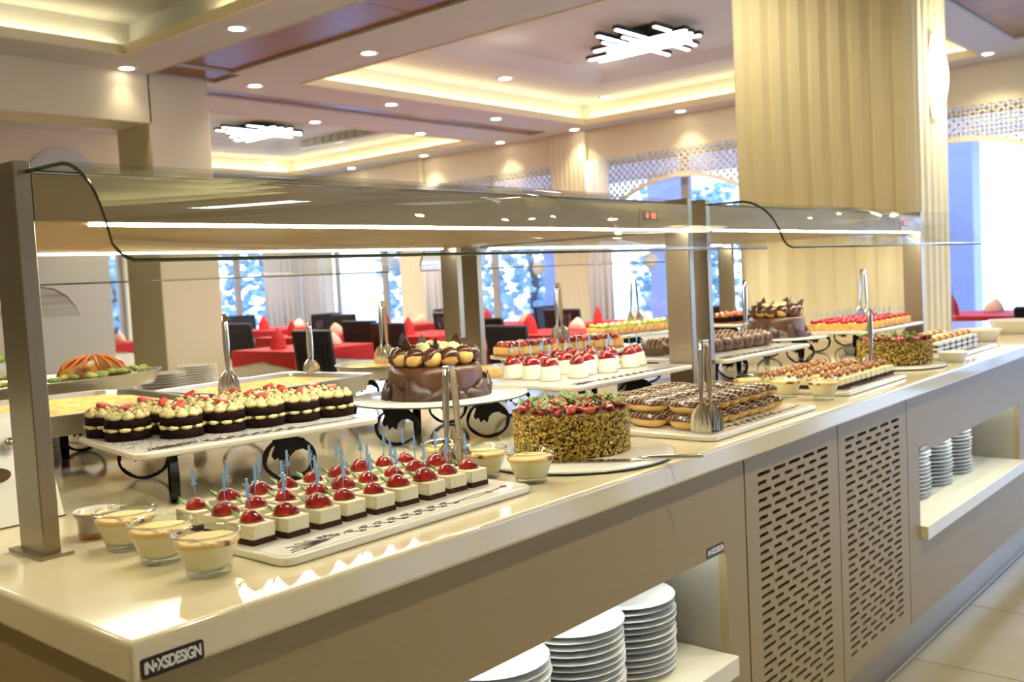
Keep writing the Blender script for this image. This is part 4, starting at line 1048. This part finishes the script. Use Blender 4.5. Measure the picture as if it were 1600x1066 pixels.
def tart(x, y, z, n, rz, base, fruits, label, catn='tart', fs=.019):
    t = thing('fruit_tart', label, catn, (x, y, z), rz); L = n * .042
    b = MB()
    for i in range(n):
        b.box(i * .042 + .001, i * .042 + .041, -.055, .055, .004, .03)
    b.build('tart_slices', M[base], t, bevel=.004, seg=1)
    MB().box(0, L, -.056, .056, 0, .005).build('tart_base', M['nuts'], t)
    for i in range(n):
        for j in range(3):
            b = MB(); R2 = Euler((random.uniform(-.5, .5), random.uniform(-.5, .5), random.uniform(0, 6))).to_matrix().to_4x4()
            b.blob((i * .042 + .02, -.036 + j * .036, .036), (fs, fs * .8, fs * .62), 8, 5, R2, lambda q: Vector((q.x, q.y * (1 - .35 * q.x), q.z))); b.build('fruit_piece', M[fruits[(i + j) % len(fruits)]], t)
    return t
tart(1.90, 1.13, ZP + .030, 11, math.radians(-20), 'choux', ['straw', 'strawcut', 'straw'], 'strawberry topped tart slices in a row behind the panna cottas')
tart(2.78, 1.38, ZP + .030, 13, math.radians(-8), 'choux', ['kiwi', 'kiwi', 'kiwi'], 'kiwi topped tart slices in a row behind the panna cottas')
tart(3.50, 1.22, ZP + .030, 7, math.radians(-8), 'sponge', ['orange', 'orange', 'strawcut'], 'orange topped dark tart left of the far chocolate cake')
for (x, y, L, rz, nm) in ((1.86, 1.0, .56, -20, 'strawberry tart'), (2.74, 1.27, .62, -8, 'kiwi tart'), (3.46, 1.1, .36, -8, 'orange tart')):
    platter(x, y, ZP + .017, L, .24, math.radians(rz), 'raised white platter under the ' + nm, motif=False)
    a = math.radians(rz); stand(x + L / 2 * math.cos(a) - .12 * math.sin(a), y + L / 2 * math.sin(a) + .12 * math.cos(a), a, 'black iron scroll stand under the ' + nm, [(-.14, -.06, 0), (.14, -.06, math.radians(90)), (0, .06, 0)], h=.103)
t = thing('bundt_cake', 'golden brown ring cake on a plate behind the first panna cottas', 'cake', (1.62, .98, Zt + .06))
MB().lathe([(.05, 0), (.075, .008), (.082, .03), (.07, .05), (.045, .055), (.02, .045), (.015, .01)], 32, fn=lambda a, z: 1 + .04 * math.cos(12 * a)).build('cake_ring', M['choux'], t)
MB().lathe([(.07, -.06), (.09, -.02), (.11, -.004), (.11, 0), (.0, 0)], 32, closed=False).build('plate_stand', M['porc'], t)
# ramekins and bowls along the far part
def bowl(name, x, y, r, h, label, m='porc', fill='cream', z=Zt + .0006):
    t = thing(name, label, 'bowl', (x, y, z))
    MB().lathe([(r * .7, 0), (r * .75, .002), (r * .97, h - .004), (r, h), (r * .93, h), (r * .7, .006), (0.001, .005)], 28, closed=False).build('bowl_body', M[m], t)
    MB().lathe([(r * .88, h * .75), (r * .8, h * .8), (.001, h * .8)], 20).build('filling', M[fill], t)
bowl('small_dish', 3.36, .52, .05, .03, 'small white dish left of the far pistachio cake')
bowl('small_dish', 3.12, .075, .052, .035, 'small white dish right of the far pistachio cake')
bowl('small_dish', 2.42, .44, .055, .02, 'small flat white dish behind the walnut slices')
bowl('serving_bowl', 4.02, .24, .10, .05, 'cream bowl beyond the striped slices', 'platter')
bowl('serving_bowl', 4.5, .20, .12, .06, 'large cream bowl at the far right picture edge', 'platter')
t = thing('black_dish', 'black rectangular dish with pale rim beyond the striped slices', 'dish', (3.86, .30, Zt + .0006))
MB().box(-.07, .07, -.05, .05, 0, .045).build('dish_body', M['sign'], t, bevel=.004, seg=1); MB().box(-.075, .075, -.055, .055, .045, .05).build('dish_rim', M['platter'], t)
t = thing('plastic_tongs', 'clear plastic tongs standing over the striped cake slices', 'tongs', (3.55, .20, .97))
for s_ in (-1, 1): 
    b = MB(); b.tube([(s_ * .02, 0, 0), (s_ * .014, 0, .10), (s_ * .004, 0, .19), (0, 0, .2)], .003, 6); b.build('arm', M['plast'], t)
# white cabinet with a knob at the left
t = thing('bread_box', 'white sloping bread box with round steel knob and dark finger hole', 'box', (0, 0, Zt + .0006))
sl = lambda z: .693 + (z) * .42
b = MB(); b.add([(-.35, sl(0), 0), (.251, sl(0), 0), (.251, sl(.17), .17), (-.35, sl(.17), .17), (-.35, 1.0, 0), (.251, 1.0, 0), (.251, 1.0, .17), (-.35, 1.0, .17)], [(0, 1, 2, 3), (5, 4, 7, 6), (3, 2, 6, 7), (1, 5, 6, 2), (4, 0, 3, 7), (0, 4, 5, 1)])
b.build('box_body', M['white'], t, bevel=.002, seg=1)
b = MB(); b.blob((.186, sl(.133) - .012, .133), (.011, .012, .011), 12, 8); b.build('knob', M['tinsteel'], t)
b = MB(); b.prism([(.158 + .020 * math.cos(a), .084 + .012 * math.sin(a)) for a in [i * PI / 8 for i in range(16)]], sl(.084) - .008, sl(.084) + .004, 'y', Matrix.Identity(4)); b.build('finger_hole', M['dark'], t)
MB().box(-.35, .2512, sl(0) - .0012, sl(0) + .002, 0, .0018).build('base_gap', M['seal'], t)

# ------------------------------------------------------------------ salad counter behind, at the left
c2 = tag(MB().box(-1.5, 1.95, 2.03, 3.5, .86, .9).build('worktop', M['stone'], bevel=.006, seg=2), 'cream worktop of the salad buffet at the back left', 'worktop')
c3 = tag(MB().box(-1.45, 1.9, 2.08, 3.45, 0, .859).build('salad_counter', M['board']), 'beige base of the salad buffet at the back left', 'counter')
MB().box(-1.4, 1.85, 2.06, 2.08, .1, .84).build('front_board', M['board'], c3)
tag(MB().box(.0, .98, 2.12, 2.42, .9003, .972).build('riser_box', M['redbox'], bevel=.004, seg=1), 'red riser box under the salad tray at the back left', 'riser')
t = thing('salad_tray', 'large oval steel tray with a garnished roast mound at the back left', 'tray', (.83, 2.27, .9725))
MB().lathe([(.70, 0), (.74, .055), (.75, .058), (.735, .056), (.68, .02), (.001, .02)], 48, closed=False, mat=Matrix.Diagonal((.66, .27, .8, 1))).build('tray_body', M['alum'], t)
b = MB()
for k in range(110):
    a = random.uniform(0, 6.28); u = random.uniform(.28, .44); b.blob((u * math.cos(a), u * .40 * math.sin(a), .046 + random.uniform(0, .010)), (.022, .014, .010), 6, 4, Matrix.Rotation(random.uniform(0, 6), 4, 'Z'))
tag(b.build('vegetable_garnish', M['green'], t), kind='stuff')
b = MB(); b.blob((.27, .04, .03), (.12, .10, .075), 16, 10, None, lambda q: q * (1 + .04 * math.sin(11 * q.x + 7 * q.y))); b.build('roast_mound', M['meat'], t)
b = MB()
for k in range(14):
    a = k * .45; b.tube([(.27 + .122 * math.cos(a) * s_, .04 + .102 * math.sin(a) * s_, .034 + .076 * math.sqrt(max(0, 1 - s_ * s_))) for s_ in (1.0, .8, .5, .25)], .0045, 5)
b.build('vegetable_strips', M['orange'], t)
t = thing('salad_bowl', 'white salad bowl of pasta and greens behind the salad tray', 'bowl', (.72, 2.85, .9006))
MB().lathe([(.2, 0), (.3, .12), (.34, .165), (.33, .168), (.2, .02), (.001, .02)], 32, closed=False).build('bowl_body', M['porc'], t)
b = MB()
for k in range(120):
    a = random.uniform(0, 6.28); u = .31 * math.sqrt(random.random()); b.blob((u * math.cos(a), u * math.sin(a), .165 + .035 * (1 - u / .3) + random.uniform(0, .012)), (.03, .02, .014), 6, 4, Matrix.Rotation(random.uniform(0, 6), 4, 'Z'))
tag(b.build('pasta_salad', M['green'], t), kind='stuff')
for i, (x, y, n) in enumerate([(1.33, 2.66, 6), (1.42, 2.42, 8), (1.68, 2.62, 8)]):
    stack(x, y, n, 'the %s stack on the salad buffet' % ('left', 'middle', 'right')[i], z0=.9006, dz=.0105, s=.82, grp='white plates stacked on the salad buffet')
# second gantry glass over the salads
g = thing('salad_gantry', 'curved sneeze glass over the salad buffet at the back left', 'gantry')
pf = [(3.0, 1.33), (2.7, 1.33), (2.6, 1.32), (2.5, 1.29), (2.44, 1.25), (2.42, 1.22)]
b = MB(); vs = []
for (y, z) in pf: vs += [(-1.4, y, z), (1.12, y, z), (-1.4, y, z - .006), (1.12, y, z - .006)]
fs = []; em = []
for i in range(len(pf) - 1):
    k = i * 4; q = k + 4; fs += [(k, k + 1, q + 1, q), (k + 2, q + 2, q + 3, k + 3), (k + 1, k + 3, q + 3, q + 1)]; em += [0, 0, 1]
b.add(vs, fs, True); b.m = em; b.build('glass_screen', [M['glass'], M['gedge']], g)
MB().box(-1.38, -1.34, 2.98, 3.03, .9, 1.34).build('post', M['steel'], g); MB().box(1.06, 1.09, 2.98, 3.03, .9, 1.34).build('post', M['steel'], g)

# ------------------------------------------------------------------ dining tables and chairs
def chair_proto():
    t = thing('dining_chair', 'x', 'chair', (0, 0, 0), 0, 'black dining chairs')
    MB().box(-.22, .22, -.22, .22, .42, .48).build('seat', M['chair'], t, bevel=.012, seg=1)
    Rb = Matrix.Translation((-.20, 0, .46)) @ Matrix.Rotation(-.12, 4, 'Y')
    b = MB(); b.box(-.025, .02, -.235, .235, 0, .49, Rb); bk = b.build('backrest', M['chair'], t, bevel=.01, seg=1)
    b = MB()
    for k in range(7): b.box(-.030, -.024, -.19 + k * .06, -.165 + k * .06, .03, .38, Rb)
    b.build('padding_ribs', M['lampblack'], bk)
    for sx in (-.19, .19):
        for sy in (-.19, .19): MB().box(sx - .018, sx + .018, sy - .018, sy + .018, 0, .42).build('leg', M['leg'], t)
    return t
chp = chair_proto(); chu = [False]; chn = [0]
def chair(x, y, rz, label):
    if not chu[0]: chu[0] = True; chp.location = (x, y, 0); chp.rotation_euler = (0, 0, rz); chp['label'] = label
    else: dup(chp, loc=(x, y, 0), rz=rz, label=label)
def table_proto():
    t = thing('dining_table', 'x', 'table', (0, 0, 0), 0, 'dining tables laid in red and white')
    MB().box(-.44, .44, -.44, .44, .72, .745).build('tabletop', M['whitecl'], t)
    b = MB(); n = 64; vs = []
    P = rrect(-.45, .45, -.45, .45, .03, 2)
    P = []
    for i in range(4):
        for k in range(16):
            u = -1 + 2 * k / 16; q = [(u, -1), (1, u), (-u, 1), (-1, -u)][i]; P.append(q)
    for zz, f in ((.748, .45), (.74, .456), (.25, .47)):
        for k, (u, v_) in enumerate(P):
            w_ = f + (.014 * math.sin(k * 1.9) if zz < .5 else 0); vs.append((u * w_, v_ * w_, zz))
    m = len(P); b.add(vs, [(j * m + i, j * m + (i + 1) % m, (j + 1) * m + (i + 1) % m, (j + 1) * m + i) for j in (0, 1) for i in range(m)] + [tuple(range(m))], True)
    b.build('white_tablecloth', M['whitecl'], t)
    b = MB(); h = .462; R4 = Matrix.Rotation(PI / 4 * 0, 4, 'Z')
    vs = [(-h, -h, .752), (h, -h, .752), (h, h, .752), (-h, h, .752)] + [(-h * 1.01, -h * 1.01, .60), (h * 1.01, -h * 1.01, .60), (h * 1.01, h * 1.01, .60), (-h * 1.01, h * 1.01, .60)] + [(0, -h * 1.01, .66), (h * 1.01, 0, .66), (0, h * 1.01, .66), (-h * 1.01, 0, .66)]
    b.add(vs, [(0, 1, 2, 3), (0, 4, 8), (0, 8, 1), (1, 8, 5), (1, 5, 9), (1, 9, 2), (2, 9, 6), (2, 6, 10), (2, 10, 3), (3, 10, 7), (3, 7, 11), (3, 11, 0), (0, 11, 4)])
    b.build('red_overcloth', M['redcl'], t)
    for sx in (-.38, .38):
        for sy in (-.38, .38): MB().box(sx - .02, sx + .02, sy - .02, sy + .02, 0, .72).build('leg', M['leg'], t)
    return t
tbp = table_proto(); tu = [False]
nap = tag(MB().lathe([(.07, 0), (.065, .01), (.058, .08), (.035, .14), (.005, .19)], 12, fn=lambda a, z: 1 + .25 * math.cos(2 * a)).build('red_napkin', M['redcl'], smooth=True), 'x', 'napkin', 'folded red napkins')
nap2 = tag(MB().lathe([(.08, 0), (.085, .01), (.06, .07), (.012, .12)], 9, fn=lambda a, z: 1 + .3 * math.cos(3 * a)).build('beige_napkin', M['pinkcl'], smooth=True), 'x', 'napkin', 'folded beige napkins')
gl = thing('wine_glass', 'x', 'glass', (0, 0, 0), 0, 'wine glasses on the dining tables')
MB().lathe([(.03, 0), (.004, .004), (.004, .07), (.03, .09), (.036, .13), (.03, .17)], 14, closed=False).build('glass_body', M['cup'], gl)
nu = [False]
def table(x, y, name, chairs='NSEW', rz=0, top=True):
    lab = 'table in red and white cloths, ' + name
    if not tu[0]: tu[0] = True; tbp.location = (x, y, 0); tbp['label'] = lab
    else: dup(tbp, loc=(x, y, 0), rz=rz, label=lab)
    for c_ in chairs:
        dx, dy, a = {'W': (-.71, 0, 0), 'E': (.71, 0, PI), 'S': (0, -.71, PI / 2), 'N': (0, .71, -PI / 2)}[c_]
        chair(x + dx, y + dy, a + random.uniform(-.06, .06), 'black chair, %s side, table %s' % ({'W': 'near', 'E': 'far', 'S': 'right', 'N': 'left'}[c_], name))
    its = [(nap, -.2, .12, 'red napkin cone on the table '), (nap2, .2, -.15, 'beige folded napkin on the table '), (gl, -.1, -.25, 'wine glass on the table ')]
    for p_, dx, dy, l_ in its:
        L_ = (x + dx, y + dy, .753)
        if not nu[0]: p_.location = L_; p_['label'] = l_ + name
        else: dup(p_, loc=L_, label=l_ + name, rz=random.uniform(0, 6))
    nu[0] = True
table(4.95, 6.20, 'nearest to the plain left column', '')
table(5.35, 4.30, 'first behind the chocolate cake', '')
table(6.75, 4.75, 'behind the strawberry tart', 'W')
table(6.4, 7.95, 'left in the second row', 'W')
table(6.6, 6.25, 'middle of the second row', 'W')
table(8.2, 3.4, 'before the right arch', 'WS')
table(8.2, 5.0, 'middle of the third row', 'WN')
table(8.2, 6.6, 'left of the fluted pilaster', 'WN')
table(8.2, 8.4, 'leftmost of the third row', 'W')
table(7.6, 10.2, 'by the back windows', 'WSN')
table(5.05, 10.3, 'far left behind the column', 'W')
table(8.85, 1.60, 'by the bright right window', '')
table(8.3, .2, 'at the right picture edge', 'E')
chair(4.55, 5.24, math.radians(0), 'large black chair back just behind the left baking tins')
chair(5.45, 5.32, math.radians(-6), 'second large black chair back, right of the first')
chair(4.95, 3.50, math.radians(-12), 'black chair back between strawberry tart and gantry post')
chair(6.25, .33, math.radians(0), 'black chair under a black jacket right of the pillar')
chair(6.1, -.26, math.radians(75), 'dark brown upright chair back at the right picture edge')
t = thing('black_jacket', 'black jacket draped over the chair back right of the pillar', 'jacket', (6.02, .33, .45))
MB().blob((0, 0, .26), (.13, .23, .27), 20, 12, None, lambda q: Vector((q.x, q.y * (1.1 - .25 * max(0, q.z)), q.z))).build('jacket_body', M['chair'], t)
for s_ in (-1, 1):
    b = MB(); b.tube([(-.02, s_ * .15, .40), (-.05, s_ * .22, .22), (-.04, s_ * .23, .0)], [.07, .06, .045], 10); b.build('sleeve', M['chair'], t)
for k, (y, z) in enumerate(((5.62, 1.41), (7.42, 1.40))):  # white discs stand for round reflections in the window glass; cords are added
    w_ = tag(MB().lathe([(.10, 0), (.10, .006), (.001, .006)], 32, mat=Matrix.Translation((9.86, y, z)) @ Matrix.Rotation(-PI / 2, 4, 'Y')).build('reflection_disc', M['white']), 'round white disc in place of a reflection before the %s far window' % ('right', 'left')[k], 'reflection disc')
    MB().tube([(9.855, y, z + .1), (9.855, y, 2.7)], .003, 4).build('added_cord', M['white'], w_)
